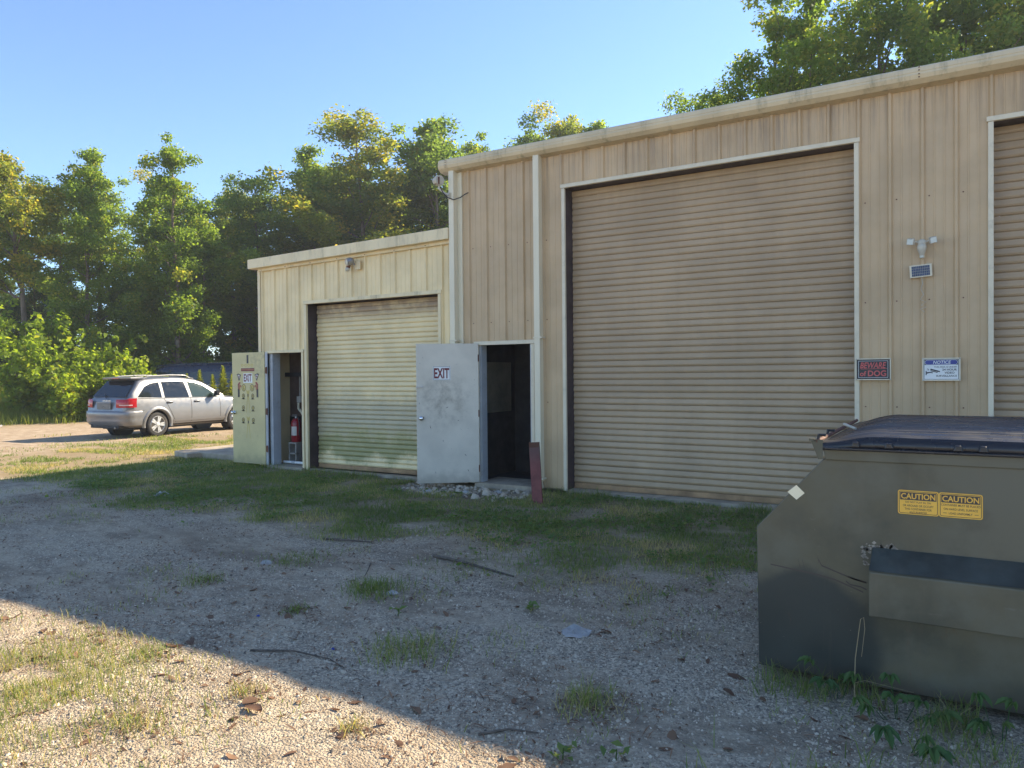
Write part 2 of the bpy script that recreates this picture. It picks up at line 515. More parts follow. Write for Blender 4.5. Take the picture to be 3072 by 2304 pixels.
M['leaf_a'] = leafmat('broadleaf_green', (0.085, 0.150, 0.030), (0.18, 0.27, 0.048), (0.38, 0.36, 0.065), 0.68, tcol=(1.6, 1.5, 0.75))
M['leaf_b'] = leafmat('broadleaf_deep', (0.075, 0.140, 0.040), (0.155, 0.235, 0.055), (0.29, 0.31, 0.065), 0.68, tcol=(1.6, 1.5, 0.8))
M['leaf_c'] = leafmat('broadleaf_turning', (0.095, 0.145, 0.030), (0.20, 0.255, 0.046), (0.44, 0.37, 0.065), 0.68, tcol=(1.55, 1.4, 0.75))
M['leaf_bush'] = leafmat('bush_leaf', (0.09, 0.145, 0.022), (0.21, 0.29, 0.035), (0.42, 0.40, 0.055), 0.66, tcol=(1.6, 1.55, 0.7))
M['weed'] = leafmat('tall_weed', (0.11, 0.16, 0.030), (0.25, 0.30, 0.055), (0.42, 0.38, 0.10), 0.55)
M['pine'] = leafmat('pine_needle', (0.022, 0.045, 0.022), (0.045, 0.080, 0.030), (0.08, 0.11, 0.03), 0.25)
M['grass'] = leafmat('grass_blade', (0.115, 0.175, 0.045), (0.21, 0.275, 0.08), (0.50, 0.42, 0.23), 0.5)
M['clover'] = leafmat('low_weed_leaf', (0.085, 0.155, 0.042), (0.16, 0.25, 0.07), (0.27, 0.29, 0.08), 0.5)
M['creeper'] = leafmat('creeper_leaf', (0.055, 0.12, 0.035), (0.10, 0.18, 0.05), (0.24, 0.21, 0.06), 0.35)
M['dead_leaf'] = leafmat('dead_leaf', (0.10, 0.055, 0.035), (0.19, 0.105, 0.06), (0.34, 0.20, 0.11), 0.2, 0.7, (1.2, 1.0, 0.8))
M['pebble'] = leafmat('gravel_pebble', (0.14, 0.115, 0.09), (0.56, 0.46, 0.335), (0.78, 0.67, 0.50), 0.0, 0.85)


# ------------------------------------------------------------------ ground
def gz(x, y):
    """height of the ground"""
    x = np.asarray(x, float); y = np.asarray(y, float)
    near = sstep(30, 12, np.hypot(x + 5, y + 3))
    z = (fbm(x * 0.55, y * 0.55, 3, 3) - 0.5) * 0.07 * near + (fbm(x * 3.1, y * 3.1, 9, 3) - 0.5) * 0.022 * near
    z = z * sstep(0.9, -0.6, y) + 0 * x
    keep = sstep(0.15, 1.0, np.maximum(np.maximum(-0.95 - x, x - 1.2), np.maximum(-4.9 - y, y + 3.0)))
    z = z * (0.3 + 0.7 * keep)
    z = z + 0.9 * sstep(-27, -36, x) * sstep(2.0, 7.0, y)
    return z - 0.012


def grass_mask(x, y):
    x = np.asarray(x, float); y = np.asarray(y, float)
    n = fbm(x * 0.9, y * 0.9, 21, 4); n2 = fbm(x * 3.0, y * 3.0, 33, 3)
    front = sstep(-3.75, -2.55, y + (n - 0.5) * 2.6 + (n2 - 0.5) * 0.7) * sstep(-12.6, -9.6, x + (n - 0.5) * 2)
    left = sstep(-19.0, -15.5, x + (n - 0.5) * 4 + y * 0.3) * sstep(-9.0, -10.6, x) * sstep(-4.2, -2.6, y + (n - 0.5) * 3.5 + (x + 11) * 0.12)
    m = np.maximum(front, left) * (0.45 + 0.55 * sstep(0.25, 0.50, n2))
    far = sstep(-25.5, -29.5, x - y * 0.12 + (n - 0.5) * 3)
    return np.clip(np.maximum(m, far), 0, 1)


def dry_mask(x, y):
    x = np.asarray(x, float); y = np.asarray(y, float)
    return np.clip(sstep(-12.3, -14.2, x) + 0.25 * sstep(0.5, 0.7, fbm(x, y, 77, 3)), 0, 1)


def axis_coords(segs):
    out = []
    for a, b, st in segs: out += list(np.arange(a, b, st))
    out.append(segs[-1][1])
    return np.array(out)


gx = axis_coords([(-240, -60, 15), (-60, -30, 2), (-30, -15, 0.3), (-15, 3, 0.10), (3, 12, 0.5), (12, 60, 4), (60, 241, 20)])
gy = axis_coords([(-120, -20, 10), (-20, -9.4, 0.7), (-9.4, 1.0, 0.09), (1.0, 12, 0.35), (12, 40, 2), (40, 300, 20)])
GX, GY = np.meshgrid(gx, gy)
GZ = gz(GX, GY)
nx, ny = len(gx), len(gy)
idx = np.arange(nx * ny).reshape(ny, nx)
F = np.stack([idx[:-1, :-1], idx[:-1, 1:], idx[1:, 1:], idx[1:, :-1]], -1).reshape(-1, 4)
gme = fast_mesh('ground', np.stack([GX, GY, GZ], -1), F, None, True)
for nm, fn in (('grassy', grass_mask), ('dry', dry_mask)):
    a = gme.attributes.new(nm, 'FLOAT', 'POINT')
    a.data.foreach_set('value', fn(GX, GY).astype(np.float32).ravel())


def ground_mat():
    t = NT('yard_ground'); p = t.pos()
    gr = t.n('ShaderNodeAttribute', attribute_name='grassy').outputs['Fac']
    dr = t.n('ShaderNodeAttribute', attribute_name='dry').outputs['Fac']
    vo = t.n('ShaderNodeTexVoronoi'); t.l(p, vo.inputs['Vector']); vo.inputs['Scale'].default_value = 75
    vo2 = t.n('ShaderNodeTexVoronoi'); t.l(p, vo2.inputs['Vector']); vo2.inputs['Scale'].default_value = 165
    sep = t.n('ShaderNodeSeparateColor'); t.l(vo.outputs['Color'], sep.inputs[0])
    stone = t.mix(sep.outputs[0], (0.24, 0.195, 0.140), (0.74, 0.61, 0.43))
    stone = t.mix(t.ramp(t.noise(p, 160, 3), 0.35, 0.65, 0, 0.45), stone, (0.10, 0.09, 0.08))
    fines = t.mix(t.ramp(t.noise(p, 40, 5, 0.7), 0.3, 0.7), (0.36, 0.285, 0.195), (0.60, 0.485, 0.335))
    gravel = t.mix(t.ramp(t.noise(p, 1.5, 6, 0.65, (0.6, 1, 1)), 0.40, 0.60), stone, t.mix(0.8, stone, fines))
    damp = t.math('MULTIPLY', t.ramp(t.noise(p, 1.5, 9, 0.78, (0.55, 1, 1)), 0.46, 0.62), 0.68)
    gravel = t.mix(damp, gravel, (0.19, 0.145, 0.10))
    earth = t.mix(t.ramp(t.noise(p, 3.5, 6, 0.65), 0.3, 0.7), (0.33, 0.235, 0.15), (0.52, 0.41, 0.29))
    earth = t.mix(t.ramp(t.noise(p, 45, 4, 0.7), 0.5, 0.7, 0, 0.5), earth, (0.20, 0.15, 0.10))
    col = t.mix(dr, gravel, earth)
    soil = t.mix(t.ramp(t.noise(p, 9, 6, 0.7), 0.3, 0.7), (0.15, 0.13, 0.065), (0.30, 0.26, 0.14))
    soil = t.mix(dr, soil, (0.30, 0.22, 0.12))
    col = t.mix(t.math('MULTIPLY', gr, 0.88), col, soil)
    h = t.math('ADD', t.math('MULTIPLY', vo.outputs['Distance'], -1.0), t.math('MULTIPLY', vo2.outputs['Distance'], -0.4))
    nrm = t.bump(h, 0.012, 0.8)
    return t.done(t.bsdf(col, 0.9, 0.0, nrm, **{'Specular IOR Level': 0.2}))


tag(link('ground', gme, ground_mat()), 'grey gravel yard turning to tan dirt by the parked car', kind='structure')

# ------------------------------------------------------------------ the buildings
RIB = [(0, 0), (0.018, -0.030), (0.040, -0.030), (0.058, 0), (0.125, 0), (0.130, -0.005), (0.142, -0.005), (0.147, 0),
       (0.215, 0), (0.220, -0.005), (0.232, -0.005), (0.237, 0)]


def wall_panel(x0, x1, z0, zt, mat, parent, phase=0.0):
    """ribbed sheet from x0 to x1; zt(x) is its top; a 0.305 m rib module"""
    pts = [(x0, None), (x1, None)]
    k = math.floor((x0 - phase) / 0.305) - 1
    prof = []
    while phase + k * 0.305 < x1 + 0.3:
        for a, b in RIB: prof.append((phase + k * 0.305 + a, b))
        k += 1
    xs = np.array([a for a, b in prof]); ys = np.array([b for a, b in prof])
    inner = [(a, b) for a, b in prof if x0 + 1e-4 < a < x1 - 1e-4]
    line = [(x0, float(np.interp(x0, xs, ys)))] + inner + [(x1, float(np.interp(x1, xs, ys)))]
    v = []; f = []
    for a, b in line:
        v += [(a, b, z0), (a, b, zt(a)), (a, b + 0.006, z0), (a, b + 0.006, zt(a))]
    n = len(line)
    for i in range(n - 1):
        q = i * 4; w = q + 4
        f += [(q, w, w + 1, q + 1), (q + 2, q + 3, w + 3, w + 2), (q + 1, w + 1, w + 3, q + 3), (q, q + 2, w + 2, w)]
    f += [(0, 1, 3, 2), (4 * n - 4, 4 * n - 2, 4 * n - 1, 4 * n - 3)]
    return MB().add(v, f).build('wall_panel', mat, parent)


def wall_region(x0, x1, z0, zt, mat, parent, phase):
    """a stretch of wall split into its 0.915 m sheets"""
    w = 0.915
    k = math.floor((x0 - phase) / w)
    while phase + k * w < x1:
        a = max(x0, phase + k * w); b = min(x1, phase + (k + 1) * w)
        if b - a > 0.01: wall_panel(a, b, z0, zt, mat, parent, phase)
        k += 1


def screws(pts, parent, mat):
    m = MB()
    for (x, y, z) in pts:
        m.lathe([(0.008, 0), (0.007, -0.004), (0.003, -0.006)], 6, 'y', (x, y, z))
    o = m.build('screws', mat, parent); o['kind'] = 'stuff'
    return o


def slat_door(parent, x0, x1, z0, z1, y, pitch, mat, n_seed):
    d = empty('roll_up_door', (0, 0, 0)); d.parent = parent
    n = int(round((z1 - z0 - 0.07) / pitch)); pitch = (z1 - z0 - 0.07) / n
    prof = [(0.008, 0.0), (0.006, 0.05 * pitch), (-0.006, 0.09 * pitch), (-0.011, 0.22 * pitch), (-0.0145, 0.34 * pitch), (-0.0145, 0.40 * pitch),
            (-0.010, 0.62 * pitch), (-0.006, 0.85 * pitch), (-0.003, 0.96 * pitch), (0.007, 0.995 * pitch)]
    poly = prof + [(0.012, pitch * 0.995), (0.012, 0)]
    m = MB(); m.prism(poly, x0, x1, 'x')
    base = m.build('slat', mat, d)
    rr = random.Random(n_seed)
    for i in range(n):
        o = base if i == 0 else base.copy()
        if i: COL.objects.link(o); o.parent = d
        o.location = (0, y + rr.uniform(-0.003, 0.003), z0 + 0.07 + i * pitch)
        o.rotation_euler = (rr.uniform(-0.055, 0.055), 0, rr.uniform(-0.0012, 0.0012))
    b = MB(); b.box(x0, x1, y - 0.012, y + 0.02, z0, z0 + 0.068)
    b.box(x0, x1, y - 0.035, y - 0.012, z0 + 0.002, z0 + 0.012)
    b.build('bottom_bar', M['rust_bar'], d, bevel=0.003)
    return d


def door_trim(parent, x0, x1, z0, z1, w, mat, proud=0.045):
    for a, b, c, e in ((x0, x0 + w, z0, z1 - w), (x1 - w, x1, z0, z1 - w)):
        MB().box(a, b, -proud, 0.0, c, e).build('side_trim', mat, parent, bevel=0.004)
    MB().box(x0 - 0.012, x1 + 0.012, -proud - 0.006, 0.0, z1 - w + 0.002, z1 + 0.004).build('header_trim', mat, parent, bevel=0.004)


def jambs(parent, x0, x1, z0, z1, d, w):
    MB().box(x0 + w - 0.03, x0 + w, -0.02, d + 0.12, z0, z1 - w).build('jamb', M['jamb'], parent)
    MB().box(x1 - w, x1 - w + 0.03, -0.02, d + 0.12, z0, z1 - w).build('jamb', M['jamb'], parent)
    MB().box(x0 + w - 0.03, x1 - w + 0.03, 0.002, d + 0.12, z1 - w + 0.003, z1 - w + 0.03).build('jamb_head', M['jamb'], parent)


# ---- tan workshop
WS = thing('metal_workshop', 'tall tan ribbed metal workshop with two big roll-up doors', 'building')
ZG = 4.585
zt_ws = lambda x: 4.60
for (a, b, c, zf) in ((-6.22, -5.945, 0.04, zt_ws), (-5.945, -4.995, 2.07, zt_ws), (-4.995, -4.51, 0.04, zt_ws),
                      (-4.51, -0.91, 4.15, zt_ws), (-0.91, 0.33, 0.04, zt_ws), (0.33, 3.93, 4.15, zt_ws), (3.93, 9.5, 0.04, zt_ws)):
    wall_region(a, b, c, zf, M['tan'], WS, -6.10)
MB().box(-6.20, 9.5, 0.012, 0.05, 4.3, 4.6).build('eave_girt', M['jamb'], WS)
screws([(-6.10 + 0.305 * k + 0.09, -0.001, z) for z in (1.22, 2.36, 3.45) for k in range(0, 24) if not (-5.97 < -6.10 + 0.305 * k + 0.09 < -4.97 and z < 2.1) and not (-4.54 < -6.10 + 0.305 * k + 0.09 < -0.88) and not (0.3 < -6.10 + 0.305 * k + 0.09)], WS, M['rust'])
# closed shell: end walls, back wall, roof
MB().box(-6.22, -6.19, 0.02, 8.6, 0.0, 4.58).build('end_wall', M['tan'], WS)
MB().box(9.47, 9.5, 0.02, 8.6, 0.0, 4.58).build('end_wall', M['tan'], WS)
MB().box(-6.22, 9.5, 8.6, 8.64, 0.0, 4.58).build('back_wall', M['tan'], WS)
rf = MB(); rf.prism([(-0.02, 4.77), (4.3, 5.10), (8.75, 4.74), (8.75, 4.68), (4.3, 5.04), (-0.02, 4.71)], -6.40, 9.7, 'x')
rf.build('roof', M['roof'], WS)
MB().box(-6.18, 9.46, 0.1, 8.6, 0.0, 0.03).build('interior_floor', M['concrete'], WS)
# gutter: an eave box in lengths, with a folded end cap
gp = [(0.0, 4.586), (-0.115, 4.600), (-0.165, 4.640), (-0.180, 4.680), (-0.172, 4.705), (-0.176, 4.711), (-0.168, 4.752), (-0.150, 4.770), (-0.02, 4.785), (0.0, 4.785)]
gp_big = [(p[0] * 1.02, 4.70 + (p[1] - 4.70) * 1.02) for p in gp]
gt = MB().prism(gp, -6.34, -0.29, 'x').build('gutter', M['gutter'], WS)
MB().prism(gp, -0.287, 9.7, 'x').build('gutter', M['gutter'], WS)
cap = [(p[0] * 1.015, 4.70 + (p[1] - 4.70) * 1.02) for p in gp]
MB().prism(cap, -6.50, -6.342, 'x').build('end_cap', M['gutter'], gt, bevel=0.004)
MB().prism(gp_big, -0.318, -0.284, 'x').build('seam_strap', M['gutter'], gt)
screws([(-0.30, -0.186, z) for z in (4.65, 4.68, 4.72, 4.75)] + [(-6.36, -0.186, z) for z in (4.65, 4.68, 4.72, 4.75)], WS, M['rust'])


def downspout(xa, xb, ztop, zbot, kick):
    d = MB().box(xa, xb, -0.135, -0.034, zbot, ztop).build('downspout', M['downspout'], WS, bevel=0.006)
    for z in (2.10, 0.16):
        MB().box(xa - 0.012, xb + 0.03, -0.139, -0.030, z, z + 0.022).build('strap', M['white_trim'], d)
    if kick:
        k = MB(); k.obox(((xa + xb) / 2 + 0.005, -0.13, zbot - 0.04), (0.047, 0, 0), (0, 0.048, 0.012), (0.004, -0.03, 0.055))
        k.build('elbow', M['downspout'], d, bevel=0.006)
    return d


downspout(-4.925, -4.835, 4.60, 0.13, True)
downspout(-6.345, -6.255, 4.60, 0.05, False)
MB().box(-6.262, -6.18, -0.034, 0.02, 0.03, 4.585).build('corner_trim', M['downspout'], WS, bevel=0.004)
# big roll-up doors
for k, (x0, x1) in enumerate(((-4.538, -0.884), (0.303, 3.957))):
    door_trim(WS, x0, x1, 0.02, 4.164, 0.048, M['white_trim'], 0.04)
    jambs(WS, x0, x1, 0.02, 4.164, 0.20, 0.045)
    slat_door(WS, x0 + 0.052, x1 - 0.052, 0.035, 4.115, 0.20, 0.0835, M['slat_tan'], 5 + k)
    MB().box(x0 + 0.03, x1 - 0.03, -0.02, 0.6, -0.05, 0.028).build('door_sill', M['concrete'], WS)
# doorway of the tan building
door_trim(WS, -5.968, -4.975, 0.03, 2.085, 0.052, M['white_trim'], 0.05)
MB().box(-5.925, -5.875, -0.01, 0.13, 0.04, 2.033).build('door_frame', M['frame_grey'], WS)
MB().box(-5.06, -5.027, -0.01, 0.13, 0.04, 2.033).build('door_frame', M['frame_grey'], WS)
MB().box(-5.96, -4.98, -0.09, 0.55, -0.03, 0.045).build('door_threshold', M['concrete'], WS)
# what shows inside it
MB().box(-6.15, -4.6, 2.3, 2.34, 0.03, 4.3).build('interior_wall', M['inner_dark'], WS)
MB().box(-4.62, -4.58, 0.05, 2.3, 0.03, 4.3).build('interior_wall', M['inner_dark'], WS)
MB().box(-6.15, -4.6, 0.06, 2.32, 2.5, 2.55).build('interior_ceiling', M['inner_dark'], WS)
MB().box(-6.188, -6.15, 0.08, 2.3, 0.031, 2.5).build('interior_wall', M['inner_dark'], WS)  # near-black lining puts the unlit room's darkness into the wall colour
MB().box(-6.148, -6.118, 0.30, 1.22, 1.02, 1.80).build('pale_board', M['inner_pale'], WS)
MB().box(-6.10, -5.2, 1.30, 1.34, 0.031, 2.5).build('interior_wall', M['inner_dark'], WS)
MB().box(-6.148, -4.64, 0.14, 1.28, 0.030, 0.042).build('dark_floor_sheet', M['inner_dark'], WS)  # sheet added to paint the doorway's shade onto the floor
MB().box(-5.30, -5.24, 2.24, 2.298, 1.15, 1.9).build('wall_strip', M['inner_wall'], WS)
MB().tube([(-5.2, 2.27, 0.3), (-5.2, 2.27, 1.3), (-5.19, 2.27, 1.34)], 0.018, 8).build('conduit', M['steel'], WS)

# the scuffed white door, swung wide open
hx, hy = -5.895, -0.062
ex, ey = -6.60, -0.60
L = math.hypot(ex - hx, ey - hy)
du = Vector(((ex - hx) / L, (ey - hy) / L, 0)); dn = Vector((-du.y, du.x, 0))
if dn.y > 0: dn = -dn
W_D = 0.895


def leaf_mat4(h, du, dn, off):
    # local x to the viewer's right (towards the hinge), y up, z out of the face
    o = Vector((h[0], h[1], 0)) + dn * off
    xx = -du
    return Matrix(((xx.x, 0, dn.x, o.x), (xx.y, 0, dn.y, o.y), (0, 1, 0, 0.0), (0, 0, 0, 1)))


m = MB(); m.obox(Vector((hx, hy, 1.055)) + du * W_D / 2, du * W_D / 2, dn * 0.022, (0, 0, 1.005))
d2 = m.build('entry_door', [M['door_white']], WS, bevel=0.004)
d2['label'] = 'scuffed white steel door standing wide open'
f4 = leaf_mat4((hx, hy), du, dn, 0.0235)
ex_m = MB()
cxs = -0.532
ex_m.poly2([(cxs - 0.128, 1.535), (cxs + 0.128, 1.535), (cxs + 0.128, 1.735), (cxs - 0.128, 1.735)], f4, 0)
f4b = leaf_mat4((hx, hy), du, dn, 0.0245); f4c = leaf_mat4((hx, hy), du, dn, 0.0255)
for a, b, c, e in ((-0.121, 0.121, 0.003, 0.007), (-0.121, 0.121, 0.193, 0.197), (-0.121, -0.117, 0.007, 0.193), (0.117, 0.121, 0.007, 0.193)):
    ex_m.poly2([(cxs + a, 1.535 + c), (cxs + b, 1.535 + c), (cxs + b, 1.535 + e), (cxs + a, 1.535 + e)], f4b, 2)
ex_m.text('EXIT', f4c, 0.218, 0.148, 1, 0, 0.028, cxs, 1.635)
ex_m.build('exit_sign', [M['white_print'], M['maroon'], M['black_print']], d2)
kn = MB(); c = f4 @ Vector((-W_D + 0.07, 0.99, 0.0))
kn.tube([c - dn * 0.0, c + dn * 0.012], 0.034, 16)
kn.tube([c + dn * 0.012, c + dn * 0.03, c + dn * 0.042, c + dn * 0.06, c + dn * 0.068], [0.012, 0.014, 0.027, 0.028, 0.016], 16)
kn.build('knob', M['chrome'], d2, smooth=True)
lt = MB(); c = f4 @ Vector((-W_D + 0.045, 1.44, 0.008)); lt.obox(c, -du * 0.05, (0, 0, 0.009), dn * 0.006)
lt.obox(f4 @ Vector((-W_D + 0.01, 1.437, 0.014)), -du * 0.012, (0, 0, 0.016), dn * 0.008)
lt.build('hasp', M['steel'], d2)
for z in (0.25, 1.05, 1.85):
    hb = MB(); hb.tube([(hx + 0.012, hy - 0.018, z - 0.05), (hx + 0.012, hy - 0.018, z + 0.05)], 0.009, 8)
    hb.build('hinge', M['rust'], d2)
# long dents and gouges
sm = MB()
f4d = leaf_mat4((hx, hy), du, dn, 0.0232)
for (a, b, s, ang) in ((-0.16, 0.225, 0.05, -1.1), (-0.46, 1.14, 0.05, 0.5), (-0.70, 0.86, 0.07, -1.3), (-0.52, 0.66, 0.03, -1.5), (-0.2, 0.45, 0.05, -0.8), (-0.3, 0.95, 0.03, 0.6), (-0.84, 1.78, 0.014, -0.5), (-0.8, 1.86, 0.012, 0.3)):
    ca, sa = math.cos(ang), math.sin(ang); w = 0.004
    sm.poly2([(a - ca * s / 2, b - sa * s / 2), (a + sa * w, b - ca * w), (a + ca * s / 2, b + sa * s / 2), (a - sa * w, b + ca * w)], f4d, 0)
o = sm.build('scratches', M['brown_print'], d2); o['kind'] = 'stuff'

# ---- cream annex
AX = thing('metal_annex', 'lower cream ribbed metal annex with a single roll-up door', 'building')
zt_ax = lambda x: 3.475 + (x + 10.6) * 0.020
for (a, b, c) in ((-10.60, -10.39, 0.04), (-10.39, -9.52, 2.05), (-9.52, -9.45, 0.04), (-9.45, -6.60, 2.865), (-6.60, -6.36, 0.04)):
    wall_region(a, b, c, lambda x: zt_ax(x) + 0.02, M['yellow'], AX, -10.56)
MB().box(-10.60, -10.57, 0.02, 8.0, 0, 3.5).build('end_wall', M['yellow'], AX)
MB().box(-10.60, -6.36, 8.0, 8.04, 0, 3.5).build('back_wall', M['yellow'], AX)
MB().box(-6.38, -6.35, 0.02, 8.0, 0, 3.5).build('end_wall', M['yellow'], AX)
MB().box(-10.56, -6.38, 0.1, 8.0, 0, 0.03).build('interior_floor', M['concrete'], AX)
MB().box(-10.628, -10.56, -0.04, 0.02, 0.03, 3.50).build('corner_trim', M['cream_trim'], AX, bevel=0.004)
# sloping fascia in two folds
fa = MB()
for (y0, y1, lo, hi) in ((-0.055, 0.0, 0.0, 0.052), (-0.155, 0.02, 0.050, 0.215)):
    xa, xb = (-10.60, -6.352) if y0 > -0.1 else (-10.745, -6.350)
    p = [(xa, y0, zt_ax(xa) + lo), (xb, y0, zt_ax(xb) + lo), (xb, y1, zt_ax(xb) + lo), (xa, y1, zt_ax(xa) + lo),
         (xa, y0, zt_ax(xa) + hi), (xb, y0, zt_ax(xb) + hi), (xb, y1, zt_ax(xb) + hi), (xa, y1, zt_ax(xa) + hi)]
    MB().add(p, [(0, 3, 2, 1), (4, 5, 6, 7), (0, 1, 5, 4), (1, 2, 6, 5), (2, 3, 7, 6), (3, 0, 4, 7)]).build('fascia' if y0 < -0.1 else 'fascia_band', M['cream_trim'], AX, bevel=0.005)
p = []
for (x, y) in ((-10.74, 0.02), (-6.352, 0.02), (-6.352, 8.2), (-10.74, 8.2)):
    p += [(x, y, zt_ax(x) + 0.14), (x, y, zt_ax(x) + 0.20)]
MB().add(p, [(0, 6, 4, 2), (1, 3, 5, 7), (0, 2, 3, 1), (2, 4, 5, 3), (4, 6, 7, 5), (6, 0, 1, 7)]).build('roof', M['roof'], AX)
screws([(x, -0.061, zt_ax(x) + 0.02) for x in np.arange(-10.5, -6.4, 0.61)], AX, M['rust'])
door_trim(AX, -9.47, -6.573, 0.02, 2.885, 0.055, M['cream_trim'])
jambs(AX, -9.47, -6.573, 0.02, 2.885, 0.20, 0.05)
slat_door(AX, -9.40, -6.64, 0.035, 2.825, 0.20, 0.0785, M['slat_yellow'], 21)
MB().box(-9.44, -6.60, -0.02, 0.6, -0.05, 0.03).build('door_sill', M['concrete'], AX)
door_trim(AX, -10.42, -9.497, 0.03, 2.062, 0.045, M['cream_trim'], 0.05)
MB().box(-10.374, -10.30, -0.01, 0.16, 0.04, 2.015).build('door_frame', M['frame_grey'], AX)
MB().box(-10.40, -9.51, -0.09, 0.5, -0.03, 0.045).build('door_threshold', M['concrete'], AX)
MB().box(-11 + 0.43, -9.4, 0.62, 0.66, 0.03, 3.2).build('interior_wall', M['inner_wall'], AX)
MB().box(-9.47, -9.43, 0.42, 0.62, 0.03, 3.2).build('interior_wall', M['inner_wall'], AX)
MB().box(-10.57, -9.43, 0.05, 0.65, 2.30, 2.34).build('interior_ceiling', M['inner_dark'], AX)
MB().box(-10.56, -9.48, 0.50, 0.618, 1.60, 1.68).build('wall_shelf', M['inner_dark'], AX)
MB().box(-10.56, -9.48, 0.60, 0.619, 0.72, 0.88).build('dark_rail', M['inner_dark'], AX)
cnd = MB(); cnd.tube([(-10.28, 0.60, 1.24), (-10.28, 0.60, 1.60)], 0.012, 8)
cnd.build('conduit', M['paper'], AX)
MB().box(-10.33, -10.23, 0.56, 0.618, 1.13, 1.24).build('socket_box', M['paper'], AX, bevel=0.004)
MB().tube([(-10.27, 0.55, 1.12), (-10.24, 0.52, 1.02), (-10.14, 0.5, 0.95), (-10.10, 0.5, 0.90)], 0.022, 8).build('hose', M['pale_sticker'], AX)

# cream door folded right back past the corner, with its stickers
hx1, hy1 = -10.43, -0.062
m = MB(); m.box(-11.29, -10.425, -0.085, -0.041, 0.05, 2.045)
d1 = m.build('entry_door', M['door_yellow'], AX, bevel=0.004)
d1['label'] = 'cream door folded right back, covered in stickers'


def df(off=0.0865):
    return Matrix(((1, 0, 0, -11.305), (0, 0, -1, -off), (0, 1, 0, 0), (0, 0, 0, 1)))


MB().box(-10.425, -10.375, -0.070, -0.012, 0.05, 2.04).build('door_edge', M['frame_grey'], d1)
for z in (0.33, 0.99, 1.72):
    hg = MB(); hg.tube([(-10.372, -0.078, z - 0.06), (-10.372, -0.078, z + 0.06)], 0.011, 8); hg.box(-10.42, -10.385, -0.0735, -0.070, z - 0.055, z + 0.055)
    hg.build('hinge', M['rust'], d1)
kn = MB(); kn.lathe([(0.034, -0.085), (0.034, -0.098), (0.012, -0.100), (0.014, -0.118), (0.029, -0.13), (0.028, -0.148), (0.014, -0.155)], 14, 'y', (-11.235, 0, 0.96))
kn.build('knob', M['chrome'], d1, smooth=True)


def sticker(name, shapes, mats):
    m = MB()
    for k, (kind, args, mi) in enumerate(shapes):
        f = df(0.0862 + 0.0004 * k)
        if kind == 'poly': m.poly2(args, f, mi)
        elif kind == 'disc':
            x, z, rx, rz = args
            m.poly2([(x + rx * math.cos(i * math.pi / 8), z + rz * math.sin(i * math.pi / 8)) for i in range(16)], f, mi)
        elif kind == 'text':
            s, x, z, w, h, b = args
            m.text(s, f, w, h, mi, 0, b, x, z)
    return m.build(name, mats, d1)


rect = lambda x, z, w, h: [(x - w / 2, z - h / 2), (x + w / 2, z - h / 2), (x + w / 2, z + h / 2), (x - w / 2, z + h / 2)]
for (x, z) in ((0.44, 1.925), (0.19, 1.315), (0.69, 1.315)):
    sticker('number_one_sticker', [('text', ('1', x, z, 0.05, 0.15, 0.03), 0)], [M['black_print']])
sticker('red_bar_sticker', [('poly', rect(0.44, 1.735, 0.36, 0.055), 0), ('poly', rect(0.44, 1.735, 0.35, 0.014), 1)], [M['maroon'], M['orange_print']])
sticker('exit_sticker', [('poly', rect(0.44, 1.585, 0.24, 0.17), 0), ('text', ('EXIT', 0.44, 1.59, 0.21, 0.135, 0.03), 1)], [M['white_print'], M['maroon']])
for i in range(4):
    x = 0.30 + i * 0.085
    sticker('scroll_sticker', [('disc', (x, 1.815, 0.036, 0.026), 0), ('disc', (x + 0.004, 1.812, 0.024, 0.015), 1), ('disc', (x + 0.01, 1.812, 0.010, 0.007), 0)], [M['gold_print'], M['door_yellow']])
